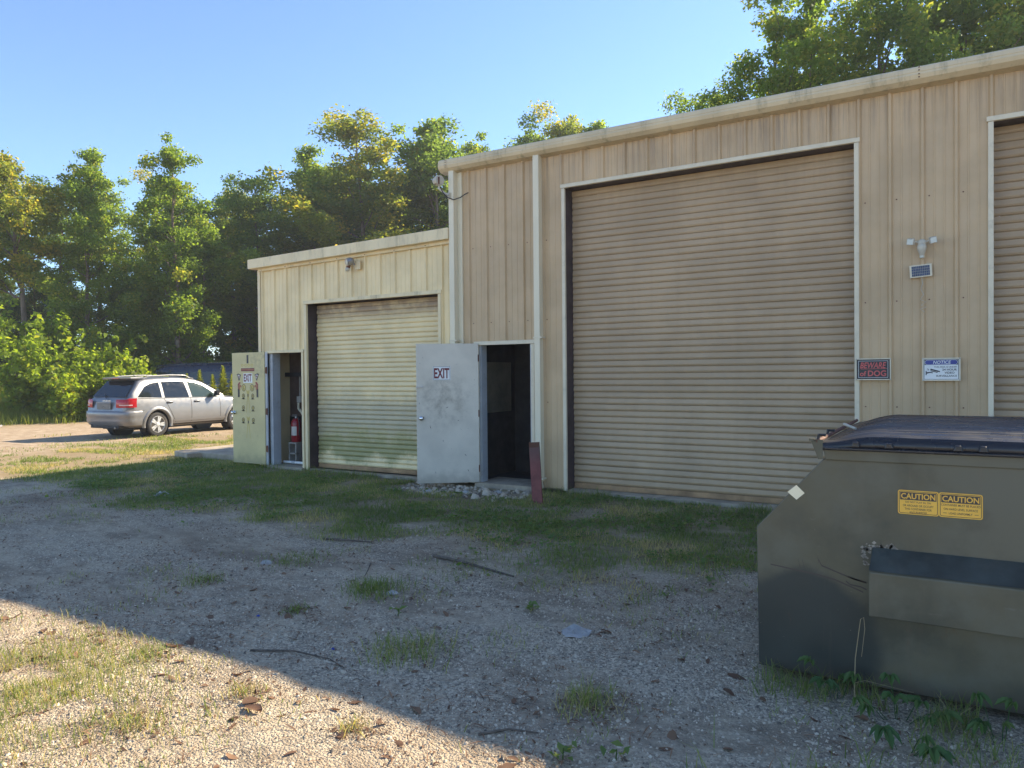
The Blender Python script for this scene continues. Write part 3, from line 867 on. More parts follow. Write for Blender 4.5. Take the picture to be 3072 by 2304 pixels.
for s in (-1, 1):
    x = 0.44 + s * 0.235
    sticker('shield_sticker', [('poly', [(x + s * 0.065, 1.655), (x + s * 0.02, 1.67), (x - s * 0.055, 1.645), (x - s * 0.03, 1.60), (x - s * 0.015, 1.55), (x + s * 0.01, 1.535), (x + s * 0.035, 1.60)], 0),
                               ('poly', [(x + s * 0.04, 1.64), (x + s * 0.0, 1.65), (x - s * 0.03, 1.63), (x - s * 0.005, 1.57), (x + s * 0.015, 1.60)], 1), ('disc', (x, 1.615, 0.014, 0.02), 2)], [M['black_print'], M['steel'], M['maroon']])
    x = 0.44 + s * 0.215
    sticker('crested_helmet_sticker', [('poly', [(x - s * 0.035, 1.50), (x + s * 0.02, 1.515), (x + s * 0.06, 1.47), (x + s * 0.055, 1.38), (x + s * 0.03, 1.375), (x + s * 0.035, 1.45), (x, 1.485)], 0),
                                       ('poly', [(x - s * 0.04, 1.455), (x + s * 0.015, 1.475), (x + s * 0.03, 1.44), (x + s * 0.025, 1.375), (x - s * 0.005, 1.37), (x - s * 0.01, 1.42), (x - s * 0.045, 1.42)], 1)], [M['red_print'], M['orange_print']])
    x = 0.44 + s * 0.11
    sticker('round_sticker', [('disc', (x, 1.41, 0.056, 0.065), 0), ('disc', (x, 1.41, 0.047, 0.056), 1), ('disc', (x - 0.012, 1.425, 0.012, 0.01), 0), ('poly', rect(x, 1.39, 0.04, 0.012), 0)], [M['black_print'], M['gold_print']])
    for z in (1.235, 1.02, 0.80):
        x = 0.44 + s * 0.125 + s * (1.235 - z) * 0.02
        sticker('gold_bird_sticker', [('disc', (x, z + 0.03, 0.038, 0.042), 0), ('disc', (x, z + 0.03, 0.026, 0.030), 1), ('disc', (x, z + 0.03, 0.010, 0.014), 0),
                                      ('poly', [(x - 0.05, z - 0.03), (x, z - 0.005), (x + 0.05, z - 0.03), (x + 0.02, z - 0.012), (x, z - 0.04), (x - 0.02, z - 0.012)], 2)], [M['black_print'], M['gold_print'], M['brown_print']])
for z, s in ((1.38, 1.0), (0.90, 0.95)):
    sticker('gold_prong_sticker', [('poly', [(0.39, z), (0.44, z - 0.03), (0.49, z), (0.465, z - 0.08), (0.44, z - 0.13), (0.415, z - 0.08)], 0),
                                   ('poly', [(0.425, z - 0.09), (0.44, z - 0.11), (0.392, z - 0.42 * s), (0.385, z - 0.42 * s)], 0), ('poly', [(0.455, z - 0.09), (0.44, z - 0.11), (0.488, z - 0.42 * s), (0.495, z - 0.42 * s)], 0),
                                   ('poly', rect(0.44, z - 0.105, 0.025, 0.05), 1)], [M['gold_print'], M['brown_print']])

# ------------------------------------------------------------------ things fixed to the walls
def flood_light(loc):
    t = thing('security_light', 'weathered white twin-head security light above the solar panel', 'light', loc)
    t.scale = (0.68, 0.68, 0.68)
    MB().lathe([(0.062, 0.0), (0.062, -0.03), (0.05, -0.05), (0.02, -0.055)], 18, 'y', (0, 0, 0.04)).build('mount', M['lamp_white'], t, smooth=False)
    m = MB(); m.lathe([(0.030, 0.05), (0.058, 0.035), (0.066, 0.0), (0.060, -0.05), (0.044, -0.085), (0.036, -0.13), (0.026, -0.145)], 16, 'z', (0, -0.085, -0.03))
    m.build('sensor', M['lamp_white'], t, smooth=True)
    MB().lathe([(0.034, -0.13), (0.034, -0.175), (0.02, -0.18)], 14, 'z', (0, -0.085, -0.02)).build('sensor_lens', M['lamp_glass'], t)
    for s in (-1, 1):
        a = Vector((s * 0.05, -0.06, 0.05)); b = Vector((s * 0.115, -0.10, 0.062))
        h = MB(); h.tube([a, b], 0.012, 8)
        ax = Vector((0.045, -0.006 * s, 0.006 * s)); az = Vector((-0.006 * s, 0, 0.045)); n = Vector((s * 0.01, -0.03, -0.008))
        h.obox(Vector((s * 0.148, -0.125, 0.06)), ax, n, az)
        hd = h.build('lamp_head', M['lamp_white'], t, bevel=0.006)
        l = MB(); l.obox(Vector((s * 0.148, -0.125, 0.06)) + n * 1.08, ax * 0.86, n * 0.06, az * 0.86)
        l.build('lens', M['lamp_glass'], hd)
    return t


flood_light((-0.28, -0.032, 2.925))

t = thing('solar_panel', 'small blue solar panel in a white frame on the tan wall', 'solar panel', (-0.292, -0.045, 2.66))
t.rotation_euler = (0, math.radians(-3), 0)
sf = MB(); sf.box(-0.103, 0.103, -0.012, 0.010, -0.066, 0.066); sf.build('frame', M['white_trim'], t, bevel=0.002)
for i in range(10):
    for j in range(4):
        x = -0.084 + i * 0.0168; z = -0.054 + j * 0.027
        MB().box(x + 0.0008, x + 0.016, -0.0145, -0.0122, z + 0.001, z + 0.026).build('cell', M['solar'], t)
MB().tube([(0.0, -0.004, -0.066), (0.01, 0.006, -0.13), (-0.01, 0.004, -0.19), (0.012, 0.006, -0.25), (-0.02, 0.0, -0.30), (0.03, -0.006, -0.33), (-0.015, 0.0, -0.36), (0.028, 0.0, -0.385), (-0.03, 0.004, -0.40), (0.01, 0.01, -0.43)], 0.0035, 6).build('cable', M['lamp_white'], t)


def wall_sign(name, label, x0, x1, z0, z1, y=-0.047):
    t = thing(name, label, 'sign', ((x0 + x1) / 2, y, (z0 + z1) / 2))
    return t, x1 - x0, z1 - z0


SG = lambda off: Matrix(((1, 0, 0, 0), (0, 0, -1, -off), (0, 1, 0, 0), (0, 0, 0, 1)))


def framed_board(t, w, h, mat_face):
    b = MB(); b.box(-w / 2, w / 2, -0.004, 0.016, -h / 2, h / 2); b.build('backing', M['white_trim'], t)
    for a in ((-w / 2, w / 2, h / 2 - 0.011, h / 2), (-w / 2, w / 2, -h / 2, -h / 2 + 0.011), (-w / 2, -w / 2 + 0.011, -h / 2 + 0.011, h / 2 - 0.011), (w / 2 - 0.011, w / 2, -h / 2 + 0.011, h / 2 - 0.011)):
        MB().box(a[0], a[1], -0.012, -0.004, a[2], a[3]).build('frame_bar', M['white_trim'], t)
    f = MB(); f.box(-w / 2 + 0.011, w / 2 - 0.011, -0.006, -0.004, -h / 2 + 0.011, h / 2 - 0.011); f.build('face', mat_face, t)
    for sx in (-1, 1):
        for sz in (-1, 1):
            MB().lathe([(0.006, -0.012), (0.005, -0.015), (0.002, -0.016)], 8, 'y', (sx * (w / 2 - 0.008), 0, sz * (h / 2 - 0.008))).build('rivet', M['steel'], t)


t, w, h = wall_sign('warning_sign', 'black sign with faded red BEWARE of DOG lettering', -0.918, -0.572, 1.512, 1.748, -0.062)
framed_board(t, w, h, M['black_print'])
m = MB()
for a in ((-1, 1, 0.088, 0.091), (-1, 1, -0.091, -0.088)):
    m.poly2([(-0.145, a[2]), (0.145, a[2]), (0.145, a[3]), (-0.145, a[3])], SG(0.0068))
for a in ((-0.145, -0.142), (0.142, 0.145)):
    m.poly2([(a[0], -0.088), (a[1], -0.088), (a[1], 0.088), (a[0], 0.088)], SG(0.0068))
m.build('border_line', M['white_print'], t)
m = MB(); m.text('BEWARE', SG(0.0072), 0.255, 0.066, 0, 0.22, 0.02, 0.0, 0.042)
m.poly2([(-0.12, 0.0), (0.135, 0.004), (0.135, 0.008), (-0.12, 0.004)], SG(0.0070))
m.text('of', SG(0.0072), 0.062, 0.056, 0, 0.0, 0.02, -0.098, -0.048)
m.text('DOG', SG(0.0072), 0.178, 0.064, 0, 0.0, 0.025, 0.038, -0.045)
m.build('lettering', M['dog_red'], t)

t, w, h = wall_sign('notice_sign', 'white NOTICE sign about video surveillance with blue header', -0.281, 0.065, 1.502, 1.742, -0.050)
framed_board(t, w, h, M['white_print'])
m = MB()
for (x0, x1, z0, z1) in ((-0.158, 0.158, 0.101, 0.105), (-0.158, 0.158, -0.105, -0.101), (-0.158, -0.153, -0.101, 0.101), (0.153, 0.158, -0.101, 0.101)):
    m.poly2([(x0, z0), (x1, z0), (x1, z1), (x0, z1)], SG(0.0068))
m.build('border_line', M['black_print'], t)
m = MB()
m.poly2([(-0.15, 0.047), (0.15, 0.047), (0.15, 0.099), (-0.15, 0.099)], SG(0.0068), 1)
oval = [(0.12 + 0.026 * math.cos(a), 0.073 + 0.023 * math.sin(a)) for a in np.linspace(-math.pi / 2, math.pi / 2, 9)] + [(-0.12 + 0.026 * math.cos(a), 0.073 + 0.023 * math.sin(a)) for a in np.linspace(math.pi / 2, 3 * math.pi / 2, 9)]
m.poly2([(x * 1.015, 0.073 + (z - 0.073) * 1.09) for x, z in oval], SG(0.0070), 2)
m.poly2(oval, SG(0.0072), 0)
m.build('header_panel', [M['blue_print'], M['black_print'], M['white_print']], t)
m = MB(); m.text('NOTICE', SG(0.0078), 0.162, 0.034, 0, 0.2, 0.015, 0.008, 0.073); m.build('header_lettering', M['white_print'], t)
m = MB()
m.text('THIS AREA IS UNDER', SG(0.0072), 0.205, 0.0145, 0, 0, 0.008, 0.038, 0.024)
m.text('24 HOUR', SG(0.0072), 0.130, 0.022, 0, 0, 0.018, 0.075, -0.004)
m.text('VIDEO', SG(0.0072), 0.088, 0.022, 0, 0, 0.018, 0.075, -0.036)
m.text('SURVEILLANCE', SG(0.0072), 0.186, 0.020, 0, 0, 0.015, 0.048, -0.069)
m.build('lettering', M['black_print'], t)
m = MB()
m.poly2([(-0.096, 0.008), (-0.010, -0.018), (-0.012, -0.030), (-0.098, -0.006)], SG(0.0072))
m.poly2([(-0.098, -0.010), (-0.030, -0.028), (-0.034, -0.036), (-0.094, -0.020)], SG(0.0072))
m.poly2([(-0.140, -0.015), (-0.132, -0.015), (-0.132, -0.060), (-0.140, -0.060)], SG(0.0072))
m.poly2([(-0.132, -0.030), (-0.098, -0.026), (-0.072, -0.034), (-0.076, -0.041), (-0.100, -0.036), (-0.132, -0.046)], SG(0.0072))
m.poly2([(-0.130, 0.004), (-0.118, 0.008), (-0.112, -0.004), (-0.120, -0.014), (-0.122, -0.012), (-0.118, -0.003), (-0.121, 0.002), (-0.128, 0.0)], SG(0.0072))
m.build('camera_symbol', M['black_print'], t)

t = thing('dome_sensor_light', 'small dark lamp and sensor under the cream fascia', 'light', (-8.29, -0.035, 3.43))
MB().box(0.02, 0.13, -0.03, 0.0, -0.11, 0.03).build('junction_plate', M['cream_trim'], t, bevel=0.004)
m = MB(); m.tube([(0.02, -0.03, -0.03), (0.0, -0.08, 0.02)], 0.014, 8); m.tube([(0.005, -0.055, 0.03), (-0.01, -0.09, 0.025), (-0.03, -0.16, 0.0)], [0.05, 0.062, 0.058], 14)
m.build('lamp_head', M['steel'], t)
MB().tube([(-0.0305, -0.161, 0.0), (-0.033, -0.166, -0.001)], [0.044, 0.03], 14).build('lens', M['lamp_glass'], t)
m = MB(); m.tube([(-0.055, -0.06, 0.02), (-0.07, -0.08, -0.05), (-0.075, -0.09, -0.09)], [0.026, 0.034, 0.030], 10); m.build('sensor_arm', M['rust'], t)
MB().lathe([(0.02, 0.035), (0.036, 0.02), (0.038, -0.01), (0.022, -0.03)], 12, 'z', (-0.077, -0.095, -0.105)).build('sensor', M['lamp_white'], t, smooth=True)

t = thing('corner_lamp', 'peeling lamp head on an arm at the corner downspout', 'light', (-6.36, -0.15, 4.40))
m = MB(); m.tube([(0.04, -0.01, -0.16), (-0.03, -0.03, -0.12), (-0.09, -0.06, -0.06), (-0.10, -0.06, 0.02)], 0.016, 8); m.box(0.02, 0.055, -0.012, 0.0, -0.21, -0.12)
m.build('arm', M['lamp_white'], t)
m = MB(); m.tube([(-0.06, -0.08, 0.06), (-0.11, -0.06, 0.06), (-0.19, -0.03, 0.075)], [0.072, 0.08, 0.05], 12); m.box(-0.15, -0.05, -0.10, -0.02, 0.0, 0.05)
m.build('lamp_head', M['lamp_white'], t)
MB().box(-0.14, -0.055, -0.115, -0.10, 0.0, 0.10).build('rusty_face', M['rust'], t)
MB().tube([(-0.08, -0.06, -0.03), (-0.03, -0.06, -0.12), (0.04, -0.05, -0.20), (0.12, 0.0, -0.235), (0.20, 0.06, -0.20), (0.26, 0.09, -0.155), (0.30, 0.12, -0.13)], 0.0075, 7).build('cable', M['black'], t)

# ------------------------------------------------------------------ things at the doors
t = thing('fire_extinguisher', 'red fire extinguisher standing on a concrete block inside the annex doorway', 'extinguisher', (-10.13, 0.36, 0.43))
MB().lathe([(0.085, 0.0), (0.09, 0.01), (0.09, 0.34), (0.08, 0.38), (0.05, 0.415), (0.025, 0.425)], 20, 'z').build('cylinder', M['ext_red'], t, smooth=True)
m = MB(); m.tube([(0, 0, 0.42), (0, 0, 0.46)], 0.022, 10); m.box(-0.10, 0.02, -0.012, 0.012, 0.455, 0.47); m.box(-0.085, 0.02, -0.010, 0.010, 0.48, 0.49)
m.build('valve', M['steel'], t)
MB().tube([(0.02, 0, 0.45), (0.08, -0.02, 0.43), (0.115, -0.03, 0.3), (0.105, -0.03, 0.12)], 0.011, 8).build('hose', M['black'], t)
m = MB()
v = []; f = []
for i in range(7):
    a = math.radians(-110 + i * 12); v += [(0.0912 * math.cos(a), 0.0912 * math.sin(a), 0.12), (0.0912 * math.cos(a), 0.0912 * math.sin(a), 0.28)]
    if i: f.append((2 * i - 2, 2 * i, 2 * i + 1, 2 * i - 1))
m.add(v, f).build('paper_label', M['paper'], t)
t = thing('concrete_block', 'grey hollow concrete block stood on end under the extinguisher', 'block', (-10.13, 0.36, 0.032))
m = MB()
for (a, b) in ((0.0, 0.03), (0.18, 0.21), (0.366, 0.396)): m.box(-0.098, 0.098, -0.098, 0.098, a, b)
m.box(-0.098, -0.070, -0.098, 0.098, 0.03, 0.366); m.box(0.070, 0.098, -0.098, 0.098, 0.03, 0.366)
m.box(-0.070, 0.070, 0.04, 0.05, 0.03, 0.366)
m.build('shell', M['block'], t, bevel=0.004)
t = thing('plastic_pipe', 'length of white pipe lying across the annex door sill', 'pipe', (-9.98, 0.15, 0.075))
m = MB(); m.tube([(-0.36, 0.10, 0.0), (0.0, 0.02, 0.012), (0.40, -0.10, 0.03)], 0.022, 10); m.build('tube', M['white_print'], t)
MB().tube([(-0.06, 0.033, 0.009), (0.04, 0.01, 0.014)], 0.029, 10).build('coupling', M['frame_grey'], t)

RP = thing('steel_post', 'rust-red steel channel post stuck in the grass by the downspout', 'post', (-4.47, -0.90, 0.0))
RP.rotation_euler = (math.radians(-2), math.radians(-3.2), math.radians(18))
MB().prism([(-0.064, 0.018), (-0.064, 0.0), (0.064, 0.0), (0.064, 0.018), (0.064, 0.05), (0.056, 0.05), (0.056, 0.008), (-0.056, 0.008), (-0.056, 0.05), (-0.064, 0.05)], -0.12, 0.755, 'z').build('web', M['red_post'], RP)
m = MB(); m.box(-0.0645, 0.0645, -0.0035, -0.0005, 0.69, 0.756); m.build('worn_top', M['rust'], RP)

SL = thing('concrete_slab', 'low pale concrete slab beside the annex corner', 'slab', (0, 0, 0))
m = MB(); m.add([(-13.62, 0.30, -0.05), (-12.95, 0.12, -0.05), (-12.9, 0.42, -0.05), (-10.75, 0.42, -0.05), (-10.75, 3.2, -0.05), (-13.7, 2.5, -0.05),
                 (-13.62, 0.30, 0.115), (-12.95, 0.12, 0.10), (-12.9, 0.42, 0.10), (-10.75, 0.42, 0.10), (-10.75, 3.2, 0.10), (-13.7, 2.5, 0.115)],
                [(0, 5, 4, 3, 2, 1), (6, 7, 8, 9, 10, 11)] + [(i, (i + 1) % 6, 6 + (i + 1) % 6, 6 + i) for i in range(6)])
m.build('pad', M['concrete'], SL, bevel=0.02)

# ------------------------------------------------------------------ dumpster
DU = thing('dumpster', 'dark green steel dumpster with ribbed black plastic lid and caution labels', 'dumpster')
YF, YB, XR = -4.83, -3.15, 1.02
body = [(-0.904, 0.03), (-0.912, 0.78), (-0.575, 1.165), (XR, 1.165), (XR, 0.03)]
MB().prism(body, YF, YB, 'y').build('body', M['dumpster'], DU, bevel=0.006)
MB().prism([(-0.565, 1.160), (-0.575, 1.236), (XR + 0.01, 1.236), (XR + 0.01, 1.160)], YF - 0.014, YB + 0.014, 'y').build('rim', M['dumpster'], DU, bevel=0.006)
for x in (-0.72, 0.80):
    MB().box(x - 0.08, x + 0.08, YF + 0.12, YB - 0.12, -0.03, 0.035).build('skid', M['rust'], DU)
# fork sleeve on the side
sl_p = [(YF + 0.002, 0.732), (YF - 0.145, 0.640), (YF - 0.145, 0.425), (YF + 0.002, 0.400)]
slv = MB().prism(sl_p, -0.352, XR + 0.02, 'x').build('fork_sleeve', [M['dumpster']], DU, bevel=0.005)
tp = MB(); tp.add([(-0.345, YF - 0.006, 0.7335), (-0.352, YF - 0.140, 0.6480), (XR, YF - 0.140, 0.6480), (XR, YF - 0.006, 0.7335)], [(0, 1, 2, 3)])
tp.build('sleeve_top', M['teal'], slv)
sp = MB()
rr = random.Random(3)
pts_s = []
for i in range(60):
    u = rr.random()
    x = -0.385 + 0.14 * u ** 2 + rr.gauss(0, 0.008); z = 0.74 - 0.13 * (1 - u) ** 1.5 * rr.random() + rr.gauss(0.005, 0.006)
    s = rr.uniform(0.004, 0.012)
    sp.add([(x - s, YF - 0.0025, z), (x, YF - 0.0025, z - s * 0.6), (x + s, YF - 0.0025, z + s * 0.2), (x, YF - 0.0025, z + s)], [(0, 1, 2, 3)])
o = sp.build('chipped_weld', M['scrape'], slv); o['kind'] = 'stuff'
sc = MB()
for pts in ([(-0.84, 0.585), (-0.70, 0.57), (-0.60, 0.56), (-0.52, 0.545), (-0.39, 0.50)], [(-0.60, 0.64), (-0.585, 0.61), (-0.51, 0.585), (-0.45, 0.565), (-0.375, 0.55)],
            [(-0.46, 0.57), (-0.43, 0.56), (-0.375, 0.548)], [(-0.47, 0.545), (-0.45, 0.53), (-0.40, 0.525), (-0.375, 0.515)], [(-0.70, 0.63), (-0.69, 0.585)], [(-0.68, 0.632), (-0.67, 0.59)], [(-0.605, 0.655), (-0.598, 0.62)]):
    for (a, b) in zip(pts[:-1], pts[1:]):
        w = 0.0035
        sc.add([(a[0], YF - 0.002, a[1] - w), (b[0], YF - 0.002, b[1] - w), (b[0], YF - 0.002, b[1] + w), (a[0], YF - 0.002, a[1] + w)], [(0, 1, 2, 3)])
o = sc.build('gouges', M['brown_print'], DU); o['kind'] = 'stuff'
MB().add([(-0.707, YF - 0.0025, 1.020), (-0.752, YF - 0.0025, 0.980), (-0.707, YF - 0.0025, 0.942), (-0.666, YF - 0.0025, 0.980)], [(0, 1, 2, 3)]).build('diamond_sticker', M['pale_sticker'], DU)
# two caution labels side by side
def caution(x0, x1, z0, z1, lines, dash):
    f = lambda k: Matrix(((1, 0, 0, (x0 + x1) / 2), (0, 0, -1, YF - 0.003 - 0.0006 * k), (0, 1, 0, (z0 + z1) / 2), (0, 0, 0, 1)))
    w, h = x1 - x0, z1 - z0

    def rr_(w, h, r):
        o = []
        for (sx, sz, a0) in ((1, 1, 0), (-1, 1, 90), (-1, -1, 180), (1, -1, 270)):
            for k in range(4):
                a = math.radians(a0 + 30 * k); o.append((sx * (w / 2 - r) + r * math.cos(a), sz * (h / 2 - r) + r * math.sin(a)))
        return o
    m = MB()
    m.poly2(rr_(w, h, 0.01), f(0), 0); m.poly2(rr_(w - 0.009, h - 0.009, 0.008), f(1), 1); m.poly2(rr_(w - 0.014, h - 0.014, 0.006), f(2), 0)
    lab = m.build('caution_label', [M['amber'], M['brown_print']], DU)
    m = MB(); m.poly2(rr_(w - 0.019, 0.038, 0.002), f(3) @ Matrix.Translation((0, h / 2 - 0.0285, 0)), 0)
    m.text('CAUTION', f(4), w - 0.028, 0.0275, 1, 0, 0.02, 0, h / 2 - 0.0285)
    m.build('caution_header', [M['brown_print'], M['amber']], lab)
    m = MB(); n = len(lines)
    for i, (s, fr) in enumerate(lines):
        z = h / 2 - 0.058 - i * (0.0165 if n == 4 else 0.0195)
        m.text(s, f(3), w * fr, 0.0105, 0, 0, 0.008, 0, z)
        if dash and i == n - 1:
            for q in (-1, 1): m.poly2([(q * w * 0.36 - 0.008, z - 0.001), (q * w * 0.36 + 0.008, z - 0.001), (q * w * 0.36 + 0.008, z + 0.001), (q * w * 0.36 - 0.008, z + 0.001)], f(3), 0)
    m.build('caution_text', M['brown_print'], lab)


caution(-0.234, -0.060, 0.913, 1.031, (('DO NOT PLAY IN, ON', 0.62), ('OR AROUND OR OCCUPY', 0.75), ('THIS CONTAINER FOR', 0.66), ('ANY PURPOSE', 0.43)), False)
caution(-0.0595, 0.118, 0.913, 1.031, (('CONTAINER MUST BE PLACED', 0.90), ('ON HARD LEVEL SURFACE', 0.78), ('LOAD UNIFORMLY', 0.54)), True)
# lid: raised ribbed shell with a stepped skirt
lx = np.array(sorted(set(list(np.linspace(-0.575, -0.28, 16)) + list(np.linspace(-0.28, 1.03, 28)))))
ly = np.linspace(YF - 0.03, YB + 0.03, 120)
LX, LY = np.meshgrid(lx, ly)
front = LY - (YF - 0.03)
step = 0.040 * sstep(0.0, 0.012, front) + 0.010 * sstep(0.03, 0.05, front) + 0.006 * sstep(0.05, 0.30, front)
LZ = 1.238 + step * (0.25 + 0.75 * sstep(-0.60, -0.33, LX)) + 0.008 * sstep(-0.575, -0.30, LX)
LZ += 0.008 * np.clip(np.cos((LY - YF) * 2 * math.pi / 0.105) * 1.8, -1, 1) * sstep(0.06, 0.12, front) * sstep(-0.56, -0.45, LX)
LZ += 0.010 * (fbm(LX * 3, LY * 2, 5, 2) - 0.5)
LZ[0, :] = 1.215
n1, n2 = LX.shape
ii = np.arange(n1 * n2).reshape(n1, n2)
Fq = np.stack([ii[:-1, :-1], ii[:-1, 1:], ii[1:, 1:], ii[1:, :-1]], -1).reshape(-1, 4)
lid = link('lid', fast_mesh('lid', np.stack([LX, LY, LZ], -1), Fq, None, True), M['lid'], DU)
so = lid.modifiers.new('thickness', 'SOLIDIFY'); so.thickness = 0.006
for x in (-0.42, -0.27, 0.02, 0.12, 0.44, 0.52, 0.80):
    b = MB(); b.prism([(x - 0.022, 1.232), (x - 0.013, 1.262), (x + 0.013, 1.262), (x + 0.022, 1.232)], YF - 0.052, YF - 0.02, 'y'); b.build('lid_lug', M['lid'], lid, bevel=0.006)
MB().box(-0.56, 1.02, YF - 0.046, YF - 0.028, 1.217, 1.230).build('lid_lip', M['lid'], lid, bevel=0.004)
m = MB(); m.tube([(-0.60, YF + 0.0, 1.255), (-0.59, YF + 0.5, 1.262), (-0.59, YB, 1.262)], 0.011, 8); m.build('hinge_rod', M['rust'], DU)
for k, y in enumerate((YF + 0.02, YF + 0.34)):
    b = MB(); b.tube([(-0.605, y, 1.245), (-0.60, y + 0.01, 1.285), (-0.565, y + 0.01, 1.285)], 0.009, 6); b.build('hinge_clip', M['black'], DU)
MB().tube([(-0.48, YF + 0.55, 1.285), (-0.55, YF + 0.62, 1.305)], 0.008, 6).build('bent_pin', M['lamp_white'], DU)
b = MB(); b.add([(-0.64, YF + 0.02, 1.26), (-0.575, YF - 0.016, 1.265), (-0.575, YF - 0.016, 1.165), (-0.60, YF + 0.0, 1.16)], [(0, 1, 2, 3)]); b.box(-0.645, -0.62, YF + 0.0, YF + 0.03, 1.255, 1.268)
b.build('corner_gusset', M['dumpster'], DU)

# ------------------------------------------------------------------ the silver car
CAR = thing('parked_car', 'silver people-carrier parked on the dirt beside tall weeds', 'car', (-19.49, 3.155, -0.012), math.radians(94.6))
CAR.scale = (0.95, 0.94, 0.98)
ZT = ([-1.04, -1.02, -0.985, -0.93, -0.88, -0.46, -0.34, 0.0, 0.6, 1.05, 1.45, 1.72, 2.48, 2.62, 3.1, 3.5, 3.72, 3.83, 3.87],
      [0.58, 0.74, 0.99, 1.055, 1.10, 1.585, 1.625, 1.655, 1.675, 1.665, 1.615, 1.54, 1.115, 1.075, 1.03, 0.965, 0.87, 0.72, 0.58])
WD = ([-1.04, -1.0, -0.9, -0.7, -0.2, 0.5, 2.4, 3.0, 3.4, 3.65, 3.8, 3.87], [0.70, 0.80, 0.865, 0.905, 0.925, 0.925, 0.925, 0.915, 0.88, 0.79, 0.64, 0.52])
ZB = ([-1.04, -0.9, -0.6, -0.3, 3.2, 3.6, 3.87], [0.42, 0.33, 0.27, 0.25, 0.25, 0.28, 0.36])


def soft(x, tab, r=0.035):
    return sum(float(np.interp(x + d, *tab)) for d in (-r, 0, r)) / 3


def section(x):
    w = soft(x, WD); zt = soft(x, ZT); zb = soft(x, ZB, 0.05)
    zs = min(1.055 - 0.02 * x, zt - 0.02)
    h = max(0.0, zt - zs)
    k = min(1.0, h / 0.60)
    w8 = 0.955 * w * (1 - k) + 0.745 * w * k
    if h < 0.12: w8 = 0.80 * w
    pts = [(0, zb), (0.78 * w, zb), (0.955 * w, zb + 0.06), (0.995 * w, min(0.50, zb + (zs - zb) * 0.35)), (1.0 * w, zb + (zs - zb) * 0.60),
           (0.985 * w, zb + (zs - zb) * 0.84), (0.955 * w, zs), (0.5 * (0.955 * w + w8) + 0.012 * k, zs + 0.5 * max(0, zt - 0.04 - zs)), (w8, zt - 0.045 * k - 0.008),
           (w8 * 0.86, zt - 0.008 * k), (w8 * 0.5, zt + 0.010), (0, zt + 0.016)]
    for _ in range(2):
        q = [pts[0]]
        for a, b in zip(pts[:-1], pts[1:]):
            q.append((a[0] * 0.78 + b[0] * 0.22, a[1] * 0.78 + b[1] * 0.22)); q.append((a[0] * 0.22 + b[0] * 0.78, a[1] * 0.22 + b[1] * 0.78))
        q.append(pts[-1]); pts = q
    return pts


def side_y(x, z):
    s = section(x)
    a = [p for p in s if p[0] > 0.3]
    best = 0
    for p, q in zip(a[:-1], a[1:]):
        if min(p[1], q[1]) <= z <= max(p[1], q[1]) and abs(q[1] - p[1]) > 1e-6:
            best = max(best, p[0] + (q[0] - p[0]) * (z - p[1]) / (q[1] - p[1]))
    return best or a[-1][0]


xs_c = sorted(set([round(v, 3) for v in list(np.linspace(-1.04, -0.86, 12)) + list(np.linspace(-0.86, 3.6, 92)) + list(np.linspace(3.6, 3.87, 12))]))
v = []; f = []
secs = [section(x) for x in xs_c]; ns = len(secs[0])
ring = 2 * ns - 2
for x, s in zip(xs_c, secs):
    v += [(x, -p[0], p[1]) for p in s] + [(x, p[0], p[1]) for p in s[-2:0:-1]]
for i in range(len(xs_c) - 1):
    for k in range(ring):
        f.append((i * ring + k, i * ring + (k + 1) % ring, (i + 1) * ring + (k + 1) % ring, (i + 1) * ring + k))
f.append(tuple(range(ring - 1, -1, -1))); f.append(tuple((len(xs_c) - 1) * ring + k for k in range(ring)))
bm_ = MB().add(v, f)
body_o = bm_.build('body', M['car_paint'], CAR, smooth=True)
cut = MB()
for ax in (0.0, 2.89):
    for s in (-1, 1): cut.lathe([(0.405, s * 0.60), (0.405, s * 1.2)] if s > 0 else [(0.405, -1.2), (0.405, -0.60)], 40, 'y', (ax, 0, 0.345))
cut_o = cut.build('arch_cutter', M['car_dark'], CAR)
import bmesh
for o_ in (cut_o, body_o):
    b_ = bmesh.new(); b_.from_mesh(o_.data); bmesh.ops.recalc_face_normals(b_, faces=b_.faces); b_.to_mesh(o_.data); b_.free()
bo = body_o.modifiers.new('arches', 'BOOLEAN'); bo.object = cut_o; bo.operation = 'DIFFERENCE'; bo.solver = 'EXACT'
dg = bpy.context.evaluated_depsgraph_get()
newme = bpy.data.meshes.new_from_object(body_o.evaluated_get(dg))
body_o.modifiers.clear(); body_o.data = newme
bpy.data.objects.remove(cut_o)
newme.polygons.foreach_set('use_smooth', [True] * len(newme.polygons))


def side_patch(name, bot, top, mat, s, off=0.006, n=10, m=5, parent=CAR):
    """patch lying on the car's flank between two (x,z) polylines"""
    def along(poly, u):
        P = np.array(poly); d = np.r_[0, np.cumsum(np.hypot(*np.diff(P, axis=0).T))]; d /= d[-1]
        return np.interp(u, d, P[:, 0]), np.interp(u, d, P[:, 1])
    V = []; Fc = []
    for i in range(n + 1):
        a = along(bot, i / n); b = along(top, i / n)
        for j in range(m + 1):
            t = j / m; x = a[0] + (b[0] - a[0]) * t; z = a[1] + (b[1] - a[1]) * t
            V.append((x, s * (side_y(x, z) + off), z))
    for i in range(n):
        for j in range(m):
            q = i * (m + 1) + j; Fc.append((q, q + m + 1, q + m + 2, q + 1) if s < 0 else (q, q + 1, q + m + 2, q + m + 1))
    return MB().add(V, Fc).build(name, mat, parent, smooth=True)


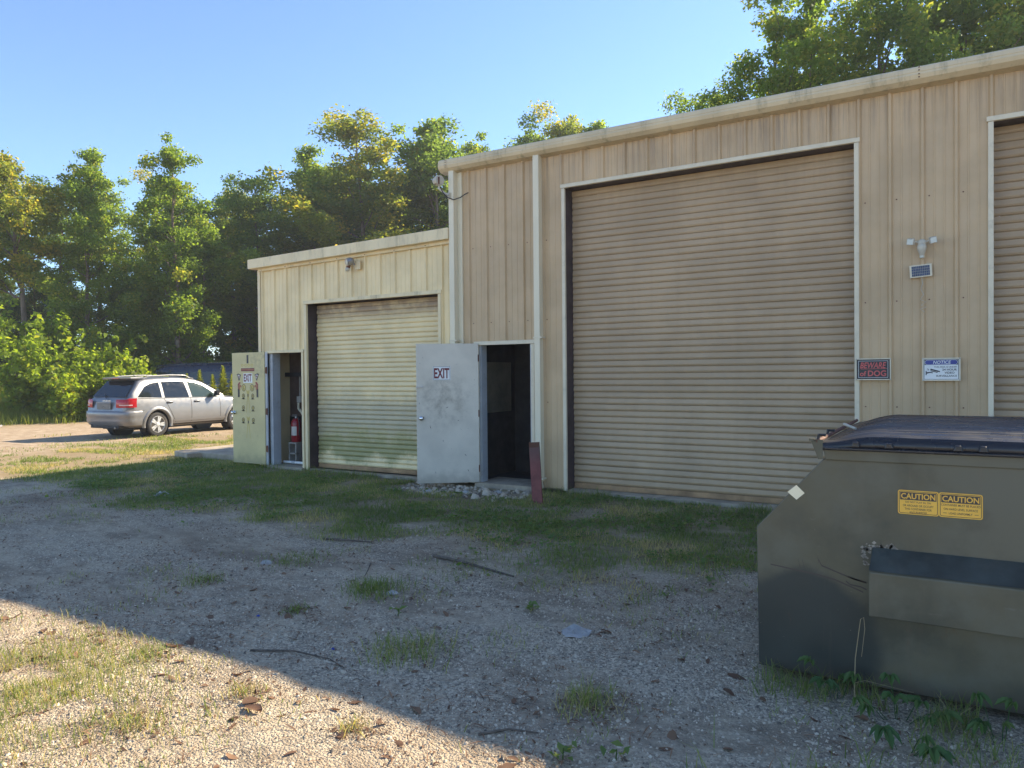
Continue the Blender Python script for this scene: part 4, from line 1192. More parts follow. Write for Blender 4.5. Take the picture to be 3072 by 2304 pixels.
for s in (-1, 1):
    side_patch('quarter_window', [(-0.60, 1.12), (0.16, 1.09)], [(-0.33, 1.40), (-0.12, 1.49), (0.16, 1.53)], M['car_glass'], s)
    side_patch('rear_door_window', [(0.27, 1.085), (1.10, 1.075)], [(0.24, 1.53), (0.7, 1.545), (1.02, 1.535)], M['car_glass'], s)
    side_patch('front_door_window', [(1.22, 1.075), (2.13, 1.06)], [(1.14, 1.53), (1.40, 1.50), (1.66, 1.42), (1.95, 1.23), (2.12, 1.10)], M['car_clear'], s)
    for xa, xb in ((0.62, 0.635), (1.145, 1.16), (2.22, 2.235)):
        side_patch('door_seam', [(xa, 0.32), (xb, 0.32)], [(xa - (0.40 if xa < 1 else 0.0), 1.06), (xb - (0.40 if xa < 1 else 0.0), 1.06)], M['car_dark'], s, 0.002, 1, 12)
    side_patch('rocker_trim', [(0.44, 0.27), (2.46, 0.27)], [(0.44, 0.335), (2.46, 0.335)], M['car_dark'], s, 0.004, 20, 2)
    side_patch('side_moulding', [(0.50, 0.40), (2.42, 0.40)], [(0.50, 0.455), (2.42, 0.455)], M['car_paint'], s, 0.014, 20, 3)
    side_patch('belt_strip', [(-0.60, 1.075), (2.2, 1.045)], [(-0.60, 1.088), (2.2, 1.056)], M['car_dark'], s, 0.006, 24, 1)
    for x in (0.40, 1.36):
        h = MB(); y = side_y(x, 0.955); h.tube([(x - 0.10, s * (y + 0.0), 0.95), (x - 0.07, s * (y + 0.028), 0.957), (x + 0.07, s * (y + 0.028), 0.957), (x + 0.10, s * (y + 0.0), 0.955)], 0.017, 8)
        h.build('door_handle', M['car_paint'], CAR, smooth=True)
        side_patch('handle_cup', [(x - 0.11, 0.915), (x + 0.11, 0.92)], [(x - 0.11, 0.955), (x + 0.11, 0.957)], M['car_dark'], s, 0.003, 3, 1)
    # mirror
    y = side_y(2.05, 1.06)
    mi = MB(); mi.tube([(2.05, s * (y - 0.02), 1.08), (2.03, s * (y + 0.09), 1.12)], 0.022, 8)
    mi.obox((2.02, s * (y + 0.14), 1.165), (0.045, 0.015 * s, 0), (-0.02 * s * s, s * 0.095, 0), (0, 0, 0.075)); mi.build('mirror', M['car_dark'], CAR, bevel=0.02)
    # arch lips
    for ax in (0.0, 2.89):
        V = []; Fc = []
        nseg = 26
        for i in range(nseg + 1):
            th = math.radians(-12 + 204 * i / nseg)
            for (rr_, off) in ((0.405, -0.03), (0.405, 0.022), (0.44, 0.030), (0.475, 0.020), (0.50, 0.001)):
                x = ax + rr_ * math.cos(th); z = max(0.27, 0.345 + rr_ * math.sin(th))
                V.append((x, s * (side_y(x, max(0.36, z)) + off), z))
        for i in range(nseg):
            for j in range(4):
                q = i * 5 + j; Fc.append((q, q + 1, q + 6, q + 5) if s > 0 else (q, q + 5, q + 6, q + 1))
        MB().add(V, Fc).build('arch_lip', M['car_paint'], CAR, smooth=True)
        wl = MB(); wl.lathe([(0.402, s * 0.61), (0.402, s * 0.86)] if s > 0 else [(0.402, -0.86), (0.402, -0.61)], 32, 'y', (ax, 0, 0.345)); wl.f = wl.f[:-2] + [wl.f[-2] if s > 0 else wl.f[-1]]; wl.m = [0] * len(wl.f)
        wl.build('wheel_well', M['car_dark'], CAR)
        # wheel
        wh = empty('wheel', (ax, s * 0.79, 0.345)); wh.parent = CAR
        ty = MB(); ty.lathe([(0.235, -0.10), (0.30, -0.112), (0.335, -0.098), (0.347, -0.06), (0.347, 0.06), (0.335, 0.098), (0.30, 0.112), (0.235, 0.10)], 36, 'y')
        ty.build('tyre', M['tyre'], wh, smooth=True)
        rm = MB(); o_ = s * 0.085
        rm.lathe([(0.238, s * 0.095), (0.225, s * 0.112), (0.205, s * 0.085), (0.20, s * 0.03)] if s < 0 else [(0.20, 0.03), (0.205, 0.085), (0.225, 0.112), (0.238, 0.095)], 36, 'y')
        rm.f = rm.f[:-2]; rm.m = rm.m[:-2]
        for k in range(10):
            a = 2 * math.pi * (k // 2) / 5 + (0.16 if k % 2 else -0.16)
            d_ = Vector((math.cos(a), 0, math.sin(a))); pz = Vector((-math.sin(a), 0, math.cos(a)))
            rm.obox(d_ * 0.13 + Vector((0, s * 0.095, 0)), d_ * 0.088, pz * 0.024, Vector((0, 0.012, 0)))
        for k in range(5):
            a = 2 * math.pi * (k + 0.5) / 5; d_ = Vector((math.cos(a), 0, math.sin(a))); pz = Vector((-math.sin(a), 0, math.cos(a)))
            rm.obox(d_ * 0.155 + Vector((0, s * 0.082, 0)), d_ * 0.055, pz * 0.020, Vector((0, 0.010, 0)))
        rm.tube([(0, s * 0.08, 0), (0, s * 0.112, 0), (0, s * 0.118, 0)], [0.062, 0.058, 0.03], 18)
        rm.build('rim', M['alloy'], wh)
        dk = MB(); dk.tube([(0, s * 0.02, 0), (0, s * 0.05, 0)], 0.215, 24); dk.build('brake_disc', M['car_dark'], wh)
    # roof rail
    rl = MB(); pts = [(x, s * (0.745 * soft(x, WD) - 0.025), soft(x, ZT) + (0.045 if -0.25 < x < 1.25 else -0.005)) for x in np.linspace(-0.40, 1.42, 14)]
    rl.tube(pts, 0.017, 8); rl.build('roof_rail', M['car_paint'], CAR, smooth=True)


def rear_x(z):
    xs = np.linspace(-1.04, -0.3, 150); zz = [soft(x, ZT) for x in xs]
    return float(np.interp(z, zz, xs))


def rear_patch(name, zl, zh, yl, yh, mat, off=0.010, y0=None, n=8, m=6, parent=CAR):
    """patch on the tail between heights; half-width yl at the bottom, yh at the top (or from y0)"""
    V = []; Fc = []
    for i in range(m + 1):
        t = i / m; z = zl + (zh - zl) * t; wv = yl + (yh - yl) * t
        for j in range(n + 1):
            y = (-wv + 2 * wv * j / n) if y0 is None else (y0 + (wv - y0) * j / n)
            V.append((rear_x(z) - off - 0.0 * y, y, z + off * 0.5))
    for i in range(m):
        for j in range(n):
            q = i * (n + 1) + j; Fc.append((q, q + n + 1, q + n + 2, q + 1))
    return MB().add(V, Fc).build(name, mat, parent, smooth=True)


rear_patch('rear_window', 1.12, 1.555, 0.735, 0.60, M['car_glass'], 0.022)
m = MB(); m.add([(-0.66, -0.62, 1.66), (-0.66, 0.62, 1.66), (-0.25, 0.64, 1.685), (-0.25, -0.64, 1.685), (-0.64, -0.62, 1.612), (-0.64, 0.62, 1.612), (-0.25, 0.64, 1.60), (-0.25, -0.64, 1.60)],
                [(0, 1, 2, 3), (4, 7, 6, 5), (0, 4, 5, 1), (1, 5, 6, 2), (2, 6, 7, 3), (3, 7, 4, 0)])
m.build('tail_spoiler', M['car_paint'], CAR, bevel=0.015)
MB().box(-0.672, -0.655, -0.14, 0.14, 1.625, 1.648).build('brake_light', M['car_red'], CAR)
m = MB(); m.tube([(-0.955, 0.0, 1.10), (-0.965, 0.02, 1.14), (-0.85, 0.22, 1.22)], [0.022, 0.016, 0.008], 8); m.build('rear_wiper', M['car_dark'], CAR)
# tailgate number recess, name, lamps, bumper
m = MB(); m.box(-1.043, -1.02, -0.30, 0.30, 0.80, 0.965); m.build('number_plate_recess', M['plate'], CAR, bevel=0.006)
for (y, z) in ((-0.06, 0.86), (0.0, 0.872), (0.06, 0.86)):
    MB().box(-1.047, -1.043, y - 0.012, y + 0.012, z - 0.01, z + 0.01).build('bolt_hole', M['black'], CAR)
m = MB(); m.box(-1.052, -1.03, -0.32, 0.32, 0.972, 0.998); m.build('tailgate_grip', M['car_paint'], CAR, bevel=0.006)
m = MB(); m.text('DODGE', Matrix(((0, 0, -1, -1.028), (-1, 0, 0, 0.0), (0, 1, 0, 0), (0, 0, 0, 1))), 0.34, 0.04, 0, 0, 0.01, 0.12, 1.03); m.build('tailgate_lettering', M['chrome'], CAR)
for s in (-1, 1):
    m = MB()
    # wraps round the corner: rear face and flank
    V = []; cols = []
    path = [(-1.022, 0.50), (-1.016, 0.62), (-0.995, 0.73), (-0.955, 0.815), (-0.885, 0.868), (-0.79, 0.897), (-0.68, 0.913)]
    for (x, y) in path:
        for z in (0.845, 0.90, 0.96, 1.02, 1.065):
            q = 0.0 if z < 1.0 else (z - 1.0) * 0.55
            V.append((x + q * 0.6 - 0.006, s * (y + 0.016 - q * 0.25), z + (0.03 if x > -0.9 else 0.0) * (z > 1.0) - (0.0)))
    Fc = []
    for i in range(len(path) - 1):
        for j in range(4):
            q = i * 5 + j; Fc.append((q, q + 1, q + 6, q + 5) if s > 0 else (q, q + 5, q + 6, q + 1))
    m.add(V, Fc)
    tl = m.build('tail_lamp', M['car_red'], CAR, smooth=True)
    m = MB()
    for i in range(1, len(path) - 2):
        (x, y), (x2, y2) = path[i], path[i + 1]
        m.add([(x - 0.011, s * (y + 0.019), 0.895), (x2 - 0.011, s * (y2 + 0.019), 0.895), (x2 - 0.011, s * (y2 + 0.019), 0.925), (x - 0.011, s * (y + 0.019), 0.925)], [(0, 1, 2, 3)] if s < 0 else [(3, 2, 1, 0)])
    m.build('reverse_lens', M['car_lens'], tl)
    side_patch('bumper_seam', [(-0.72, 0.755), (-0.42, 0.755)], [(-0.72, 0.763), (-0.42, 0.763)], M['car_dark'], s, 0.002, 3, 1)
V = []; Fc = []
path = [(-0.52, 0.925), (-0.72, 0.920), (-0.86, 0.895), (-0.965, 0.83), (-1.035, 0.68), (-1.062, 0.45), (-1.07, 0.0)]
path = path + [(x, -y) for x, y in path[-2::-1]]
pr = [(0.755, -0.02), (0.745, 0.028), (0.70, 0.042), (0.60, 0.046), (0.575, 0.030), (0.50, 0.040), (0.42, 0.020), (0.36, -0.03)]
for (x, y) in path:
    n_ = Vector((x + 0.2, y * 1.0, 0)).normalized() if abs(y) > 0.88 else Vector((-1, y * 0.5, 0)).normalized()
    if abs(y) > 0.91: n_ = Vector((0, math.copysign(1, y), 0))
    for z, off in pr:
        k = 0.35 if abs(y) > 0.91 else 1.0
        V.append((x + n_.x * off * k, y + n_.y * off * k, z))
for i in range(len(path) - 1):
    for j in range(len(pr) - 1):
        q = i * len(pr) + j; Fc.append((q, q + len(pr), q + len(pr) + 1, q + 1))
MB().add(V, Fc).build('rear_bumper', M['car_paint'], CAR, smooth=True)
m = MB(); m.box(-1.03, -0.70, -0.62, 0.62, 0.28, 0.40); m.build('bumper_underside', M['car_dark'], CAR, bevel=0.02)
m = MB(); m.tube([(-0.7, -0.45, 0.30), (-0.98, -0.47, 0.31), (-1.05, -0.47, 0.30)], 0.033, 12); m.build('exhaust_tip', M['steel'], CAR)
m = MB(); m.box(-0.6, 3.5, -0.70, 0.70, 0.22, 0.30); m.build('underside', M['car_dark'], CAR)
MB().tube([(0.0, 0.0, 1.67), (-0.10, 0.0, 1.72)], [0.02, 0.006], 8).build('roof_aerial', M['car_dark'], CAR)
# windscreen
V = []; Fc = []
for i in range(7):
    t = i / 6; x = 1.72 + (2.44 - 1.72) * t; z = soft(x, ZT) + 0.03
    for j in range(9):
        y = (-1 + 2 * j / 8) * (0.60 + 0.12 * t); V.append((x + 0.004, y, z + 0.016 - 0.03 * abs(-1 + j / 4) ** 3))
for i in range(6):
    for j in range(8):
        q = i * 9 + j; Fc.append((q, q + 9, q + 10, q + 1))
MB().add(V, Fc).build('windscreen', M['car_glass'], CAR, smooth=True)

# ------------------------------------------------------------------ dark van behind the weeds
VAN = thing('parked_van', 'long navy van half hidden behind the silver car', 'van', (-28.1, 9.5, 0.0), math.atan2(0.517, 0.856))
V = []; Fc = []
prof = lambda hw, zb, zt: [(-hw, zb), (-hw * 1.01, zb + 0.4), (-hw, zb + 0.85), (-hw * 0.93, zt - 0.28), (-hw * 0.84, zt - 0.10), (-hw * 0.6, zt - 0.02), (0, zt), (hw * 0.6, zt - 0.02), (hw * 0.84, zt - 0.10), (hw * 0.93, zt - 0.28), (hw, zb + 0.85), (hw * 1.01, zb + 0.4), (hw, zb)]
st = [(0.0, 0.86, 1.72), (0.08, 0.92, 1.90), (0.25, 0.97, 2.06), (0.6, 1.0, 2.16), (1.2, 1.0, 2.20), (3.0, 1.0, 2.23), (4.4, 1.0, 2.21), (4.9, 0.99, 2.10), (5.4, 0.97, 1.62), (5.8, 0.95, 1.35), (6.1, 0.85, 1.10)]
for (x, hw, zt) in st: V += [(x, y, z) for y, z in prof(hw, 0.32, zt)]
for i in range(len(st) - 1):
    for k in range(12):
        q = i * 13 + k; Fc.append((q, q + 13, q + 14, q + 1))
    Fc.append((i * 13 + 12, i * 13 + 25, i * 13 + 13, i * 13))
Fc.append(tuple(range(12, -1, -1))); Fc.append(tuple((len(st) - 1) * 13 + k for k in range(13)))
MB().add(V, Fc).build('body', M['van_paint'], VAN, smooth=True)
for (xa, xb) in ((0.35, 1.5), (1.62, 2.9), (3.02, 4.2)):
    MB().add([(xa, -0.995, 1.30), (xb, -0.995, 1.30), (xb, -0.955, 1.82), (xa + 0.05, -0.955, 1.80)], [(0, 1, 2, 3)]).build('side_window', M['car_glass'], VAN)
    MB().box(xa - 0.02, xb + 0.02, -1.012, -0.985, 1.27, 1.295).build('window_strip', M['steel'], VAN)
MB().tube([(0.15, -0.86, 2.05), (1.2, -0.86, 2.14), (4.3, -0.86, 2.15)], 0.018, 6).build('drip_rail', M['van_paint'], VAN)
for x in (1.05, 4.9):
    for s in (-1, 1):
        w_ = MB(); w_.lathe([(0.22, -0.10), (0.34, -0.11), (0.37, -0.07), (0.37, 0.07), (0.34, 0.11), (0.22, 0.10)], 24, 'y', (x, s * 0.9, 0.37)); w_.build('wheel', M['tyre'], VAN, smooth=True)

# ------------------------------------------------------------------ trees
def leaf_quads(C, N, size, rng, fold=0.25, aspect=0.62):
    """one bent quad for each leaf: centres C, rough facing N"""
    n = len(C)
    N = N / (np.linalg.norm(N, axis=1, keepdims=True) + 1e-9)
    t = rng.normal(size=(n, 3)); t -= (t * N).sum(1, keepdims=True) * N
    t /= np.linalg.norm(t, axis=1, keepdims=True) + 1e-9
    b = np.cross(N, t)
    L = (size * rng.uniform(0.65, 1.3, n))[:, None]
    Wd = L * aspect * rng.uniform(0.8, 1.2, (n, 1))
    V = np.stack([C - t * L * 0.5, C + b * Wd * 0.5 + N * L * fold * 0.3, C + t * L * 0.5 - N * L * fold * 0.4, C - b * Wd * 0.5 + N * L * fold * 0.3], 1)
    F = np.arange(4 * n).reshape(n, 4)
    return V.reshape(-1, 3), F


def make_tree(seed, H, base_frac, rad, n_leaf, leaf, shape='oval', warm=0.15, trunk_r=0.16, lean=0.0, clump=0.60):
    """returns trunk mesh and crown mesh, origin at the foot"""
    rng = np.random.default_rng(seed); rr = random.Random(seed)
    m = MB()
    npt = 9
    off = np.cumsum(rng.normal(0, 0.10, (npt, 2)), axis=0) * np.linspace(0, 1, npt)[:, None] + np.outer(np.linspace(0, 1, npt) ** 1.5, [lean, 0])
    tz = np.linspace(-0.3, H * 0.96, npt)
    m.tube([(off[i, 0], off[i, 1], tz[i]) for i in range(npt)], [trunk_r * (1.25 if i == 0 else 1) * (1 - 0.90 * i / (npt - 1)) for i in range(npt)], 8)
    C = []; Rr = []; Wm = []
    nl = int(12 + H * 1.15)
    for k in range(nl):
        u = (k + rr.random() * 0.8) / nl
        z = H * (base_frac + (0.97 - base_frac) * u)
        if shape == 'cone': pr_ = (1 - u) ** 0.8 * 0.95 + 0.12
        elif shape == 'tall': pr_ = math.sin(math.pi * min(1, 0.22 + u * 0.74)) ** 0.8 * (1 - 0.35 * u) + 0.08
        else: pr_ = math.sin(math.pi * min(1, 0.18 + u * 0.76)) ** 0.7
        ln = rad * pr_ * rr.choice((0.45, 0.75, 0.95, 1.05, 1.30)) * rr.uniform(0.9, 1.1)
        az = k * 2.399 + rr.uniform(-0.5, 0.5)
        el = math.radians(rr.uniform(15, 45) + 25 * u)
        tx = np.interp(z, tz, off[:, 0]); ty = np.interp(z, tz, off[:, 1])
        d = np.array([math.cos(az) * math.cos(el), math.sin(az) * math.cos(el), math.sin(el)])
        p0 = np.array([tx, ty, z - ln * math.sin(el) * 0.7]); p0[2] = max(p0[2], H * 0.08)
        pts = [p0 + d * ln * s + np.array([0, 0, 0.10 * ln * s * s]) + rng.normal(0, 0.04 * ln, 3) * s for s in (0, 0.35, 0.7, 1.0)]
        r0 = max(0.018, trunk_r * 0.33 * (1 - 0.6 * u))
        m.tube(pts, [r0, r0 * 0.7, r0 * 0.45, r0 * 0.15], 5, cap=False)
        for s in np.linspace(0.35, 1.05, max(3, int(ln * 3.2))):
            q = p0 + d * ln * s + np.array([0, 0, 0.10 * ln * s * s]) + rng.normal(0, 0.28, 3) * np.array([1, 1, 0.8])
            C.append(q); Rr.append(clump * rr.uniform(0.45, 1.1) * (1.0 if s > 0.5 else 0.8)); Wm.append(rr.gauss(warm, 0.12) + 0.12 * (s > 0.9))
    for k in range(6):
        C.append(np.array([off[-1, 0], off[-1, 1], H * (0.93 + 0.012 * k)]) + rng.normal(0, 0.22, 3)); Rr.append(clump * 0.55); Wm.append(warm + 0.1)
    C = np.array(C); Rr = np.array(Rr); Wm = np.array(Wm)
    pr_ = Rr ** 2 / (Rr ** 2).sum()
    ci = rng.choice(len(C), n_leaf, p=pr_)
    d = rng.normal(size=(n_leaf, 3)); d /= np.linalg.norm(d, axis=1, keepdims=True)
    rad_ = rng.uniform(0.15, 1.0, n_leaf) ** 0.5 * (1 + 0.25 * rng.normal(size=n_leaf).clip(-1, 2))
    P = C[ci] + d * (Rr[ci] * rad_)[:, None] * np.array([1, 1, 0.78])
    N = d * 0.3 + np.array([0, 0, 0.30]) + rng.normal(0, 0.6, (n_leaf, 3))
    V, F = leaf_quads(P, N, np.full(n_leaf, leaf), rng)
    var = np.clip(Wm[ci] + 0.30 + rng.normal(0, 0.16, n_leaf), 0, 1)
    cm = fast_mesh('crown', V, F, np.repeat(var, 4))
    tm = bpy.data.meshes.new('trunk'); tm.from_pydata(m.v, [], m.f); tm.update()
    tm.polygons.foreach_set('use_smooth', [True] * len(tm.polygons))
    return tm, cm


def place_tree(meshes, name, label, loc, rz, sc, group, mat=None, cat='tree'):
    t = thing(name, label, cat, loc, rz, group)
    t.scale = (sc[0], sc[0], sc[1]) if isinstance(sc, tuple) else (sc, sc, sc)
    for nm, me in zip(('trunk', 'crown'), meshes):
        o = bpy.data.objects.new(nm, me); COL.objects.link(o); o.parent = t
    return t


KIND = {}


def tree_kind(key, mat, **kw):
    tm, cm = make_tree(**kw)
    tm.materials.append(M['bark']); cm.materials.append(M[mat])
    KIND[key] = ((tm, cm), kw['H'])


tree_kind('poplar', 'leaf_a', seed=101, H=13.0, base_frac=0.16, rad=2.7, n_leaf=36000, leaf=0.138, shape='tall', warm=0.10, clump=0.56)
tree_kind('maple', 'leaf_b', seed=102, H=12.0, base_frac=0.14, rad=3.0, n_leaf=36000, leaf=0.135, shape='oval', warm=0.08)
tree_kind('turning', 'leaf_c', seed=103, H=14.0, base_frac=0.16, rad=3.3, n_leaf=42000, leaf=0.14, shape='oval', warm=0.24)
tree_kind('sweetgum', 'leaf_a', seed=104, H=13.0, base_frac=0.12, rad=2.9, n_leaf=36000, leaf=0.138, shape='tall', warm=0.15, clump=0.62)
tree_kind('leaning', 'leaf_c', seed=107, H=11.0, base_frac=0.50, rad=3.0, n_leaf=22000, leaf=0.15, shape='oval', warm=0.28, lean=0.9, clump=0.55)
tree_kind('near', 'leaf_a', seed=105, H=12.5, base_frac=0.25, rad=3.0, n_leaf=36000, leaf=0.118, shape='oval', warm=0.24, clump=0.52)
tree_kind('near_dark', 'leaf_b', seed=106, H=12.5, base_frac=0.25, rad=3.2, n_leaf=36000, leaf=0.118, shape='oval', warm=0.16, clump=0.55)


def put(key, x, y, H, rz, label, group, wide=1.0, name='broadleaf_tree'):
    (me, h0) = KIND[key]
    s = H / h0
    return place_tree(me, name, label, (x, y, float(gz(x, y)) - 0.05), rz, (s * wide * 1.08, s), group)


GA = 'trees along the yard edge'
put('leaning', -34.2, 7.4, 10.2, 3.6, 'brown-tinged tree leaning at the far end of the yard edge row', GA, 1.0)
put('sweetgum', -33.4, 9.4, 11.2, 1.1, 'tall tree with a forked bare trunk showing above the bright shrubs', GA, 0.95)
put('poplar', -30.9, 12.2, 12.2, 2.0, 'tallest bright green pointed tree directly behind the silver car', GA, 1.0)
put('maple', -33.0, 15.0, 9.8, 0.2, 'dark rounded tree filling in behind the pointed one', GA, 1.0)
put('maple', -32.6, 18.6, 11.8, 3.1, 'dark tree just clear of the cream annex corner', GA, 1.05)
GB = 'trees behind the annex'
put('sweetgum', -32.2, 22.2, 14.5, 4.2, 'green tree between the dark tree and the golden one', GB, 1.0)
put('turning', -28.2, 22.0, 15.9, 0.9, 'large golden-tinged tree rising above the annex roof', GB, 1.25)
put('poplar', -30.4, 20.2, 11.6, 5.5, 'lower green tree tucked against the golden one', GB, 1.35)
put('maple', -29.6, 23.6, 13.6, 2.4, 'rounded green tree filling the gap beside the golden one', GB, 1.25)
put('sweetgum', -26.0, 25.4, 16.2, 5.2, 'green and yellow tree beside the golden one, next to the tall corner lamp', GB, 1.2)
put('maple', -24.2, 23.6, 14.9, 1.0, 'full green tree just clear of the tall building corner', GB, 1.2)
put('sweetgum', -30.6, 21.6, 13.2, 3.3, 'green tree with a broad top between the dark and golden trees', GB, 1.3)
put('poplar', -25.6, 29.4, 16.4, 3.0, 'narrow tree top peeping over the workshop eave near the corner', GB, 0.9)
GC = 'tree tops over the workshop roof'
for k, (x, y, h, key) in enumerate(((-22.6, 31.3, 17.0, 'maple'), (-21.0, 32.6, 17.5, 'turning'), (-24.0, 33.2, 17.0, 'poplar'), (-19.3, 33.2, 17.2, 'sweetgum'))):
    put(key, x, y, h, k * 1.7 + 0.3, ('dark far tree top over the eave above the white downspout', 'golden far tree top peeping over the eave by the big door corner',
        'pointed far tree top over the eave nearest the corner lamp', 'last far tree top along the eave before open sky')[k], GC, 0.95)
GD = 'trees behind the tan workshop'
put('near', -6.9, 10.8, 8.0, 0.3, 'small yellowing tree at the low end of the row behind the workshop', GD, 0.85)
put('near_dark', -5.8, 12.2, 10.0, 2.2, 'dark bushy tree second from the low end behind the workshop', GD, 0.9)
put('near', -4.4, 12.6, 11.5, 1.2, 'bright green mid-height tree over the big roll-up door', GD, 0.9)
put('near', -3.2, 13.6, 12.9, 4.0, 'tall tree with bright crown top above the big door corner', GD, 0.95)
put('near_dark', -1.6, 14.8, 12.9, 5.0, 'broad dense tree above the security light', GD, 1.0)
put('near_dark', -0.2, 15.4, 13.6, 0.7, 'dense tree cut off by the picture top above the second roll-up door', GD, 1.0)
put('near', 1.6, 16.2, 13.4, 2.7, 'tree at the upper corner above the gutter end', GD, 1.0)
put('near_dark', 3.4, 17.0, 13.6, 3.7, 'last tree of the row, its edge just in view', GD, 1.0)
# further back, the wood closes the gaps
GE = 'trees deeper in the wood'
kk = ['maple', 'sweetgum', 'poplar', 'turning']
far_spots = [(-41, 12, 11), (-44, 16, 13), (-40, 18, 12), (-38, 21, 12), (-41, 25, 13), (-37, 27, 13.5), (-34, 28, 13.5), (-46, 22, 14), (-31, 31, 14), (-37, 33, 15), (-29, 28, 14), (-34, 24, 13), (-47, 8, 10), (-52, 14, 13)]
for k, (x, y, h) in enumerate(far_spots):
    put(kk[k % 4], x, y, h, k * 2.1, 'dark tree standing deeper in the wood behind the edge row', GE, 1.1)


# pine at the far left
def make_pine(seed, H, rad, n):
    rng = np.random.default_rng(seed); m = MB()
    m.tube([(0, 0, -0.3), (0.05, 0, H * 0.5), (0, 0.04, H * 0.98)], [0.14, 0.09, 0.02], 8)
    C = []; D = []
    for k in range(60):
        u = (k + rng.random()) / 60; z = H * (0.12 + 0.86 * u); ln = rad * (1 - u) ** 0.7 + 0.15; az = k * 2.4
        d = np.array([math.cos(az), math.sin(az), 0.35])
        m.tube([(0, 0, z - 0.3 * ln), d * ln * 0.5 + np.array([0, 0, z - 0.2 * ln]), d * ln + np.array([0, 0, z - 0.2 * ln])], [0.03, 0.02, 0.006], 4, cap=False)
        for s in np.linspace(0.3, 1.0, max(2, int(ln * 4))):
            C.append(d * ln * s + np.array([0, 0, z - 0.2 * ln])); D.append(d)
    C = np.array(C); D = np.array(D)
    ci = rng.integers(0, len(C), n)
    dv = D[ci] * 0.7 + rng.normal(0, 0.6, (n, 3)); dv /= np.linalg.norm(dv, axis=1, keepdims=True)
    P0 = C[ci] + rng.normal(0, 0.14, (n, 3)); side = np.cross(dv, rng.normal(size=(n, 3))); side /= np.linalg.norm(side, axis=1, keepdims=True)
    L = rng.uniform(0.16, 0.30, n)[:, None]
    V = np.stack([P0 - side * 0.012, P0 + side * 0.012, P0 + dv * L], 1).reshape(-1, 3)
    cm = fast_mesh('crown', V, np.arange(3 * n).reshape(n, 3), np.repeat(rng.uniform(0.1, 0.8, n), 3))
    tm = bpy.data.meshes.new('trunk'); tm.from_pydata(m.v, [], m.f); tm.update()
    return tm, cm


tm, cm = make_pine(301, 6.8, 2.1, 26000)
tm.materials.append(M['bark']); cm.materials.append(M['pine'])
place_tree((tm, cm), 'pine_tree', 'bluish young pine at the edge of the wood', (-40.0, 7.6, 0.6), 0, 1.0, None)
place_tree((tm, cm), 'pine_tree', 'second pine peeping beside the first, nearer the leaning tree', (-38.2, 9.6, 0.5), 2, 0.9, None)


# ------------------------------------------------------------------ shrubs and weeds at the yard edge
def make_shrub(seed, H, rad, n_leaf, leaf, warm=0.2, stems=9):
    rng = np.random.default_rng(seed); rr = random.Random(seed); m = MB()
    C = []; Rr = []
    for k in range(stems):
        az = k * 2.4 + rr.uniform(-0.4, 0.4); ln = H * rr.uniform(0.6, 1.05); sp = rad * rr.uniform(0.25, 1.0) * (1 if k else 0.1)
        pts = [np.array([math.cos(az) * sp * s ** 1.3, math.sin(az) * sp * s ** 1.3, ln * s]) + rng.normal(0, 0.04, 3) * s for s in np.linspace(0, 1, 6)]
        m.tube([tuple(p) for p in pts], [0.022 * (1 - 0.8 * i / 5) for i in range(6)], 5, cap=False)
        for s in np.linspace(0.2, 1.05, 10):
            i = min(4, int(s * 5)); q = pts[i] + (pts[i + 1] - pts[i]) * (s * 5 - i)
            C.append(q + rng.normal(0, 0.12 * rad, 3) * np.array([1, 1, 0.5])); Rr.append(rad * 0.36 * (1.15 - 0.65 * s) * rr.uniform(0.7, 1.2))
    C = np.array(C); Rr = np.array(Rr)
    ci = rng.choice(len(C), n_leaf, p=Rr ** 2 / (Rr ** 2).sum())
    d = rng.normal(size=(n_leaf, 3)); d /= np.linalg.norm(d, axis=1, keepdims=True)
    P = C[ci] + d * (Rr[ci] * rng.uniform(0.2, 1.0, n_leaf) ** 0.5)[:, None]
    P[:, 2] = np.maximum(P[:, 2], 0.05)
    N = d * 0.35 + np.array([0, 0, 0.4]) + rng.normal(0, 0.5, (n_leaf, 3))
    V, F = leaf_quads(P, N, np.full(n_leaf, leaf), rng, 0.3, 0.75)
    var = np.clip(0.30 + warm + rng.normal(0, 0.18, n_leaf), 0, 1)
    cm = fast_mesh('foliage', V, F, np.repeat(var, 4))
    tm = bpy.data.meshes.new('stems'); tm.from_pydata(m.v, [], m.f); tm.update()
    return tm, cm


def place_shrub(me, name, label, loc, rz, s, group, cat='shrub'):
    t = thing(name, label, cat, (loc[0], loc[1], float(gz(loc[0], loc[1])) - 0.02), rz, group)
    t.scale = (s, s, s)
    for nm, q in zip(('stem', 'foliage'), me):
        o = bpy.data.objects.new(nm, q); COL.objects.link(o); o.parent = t
    return t


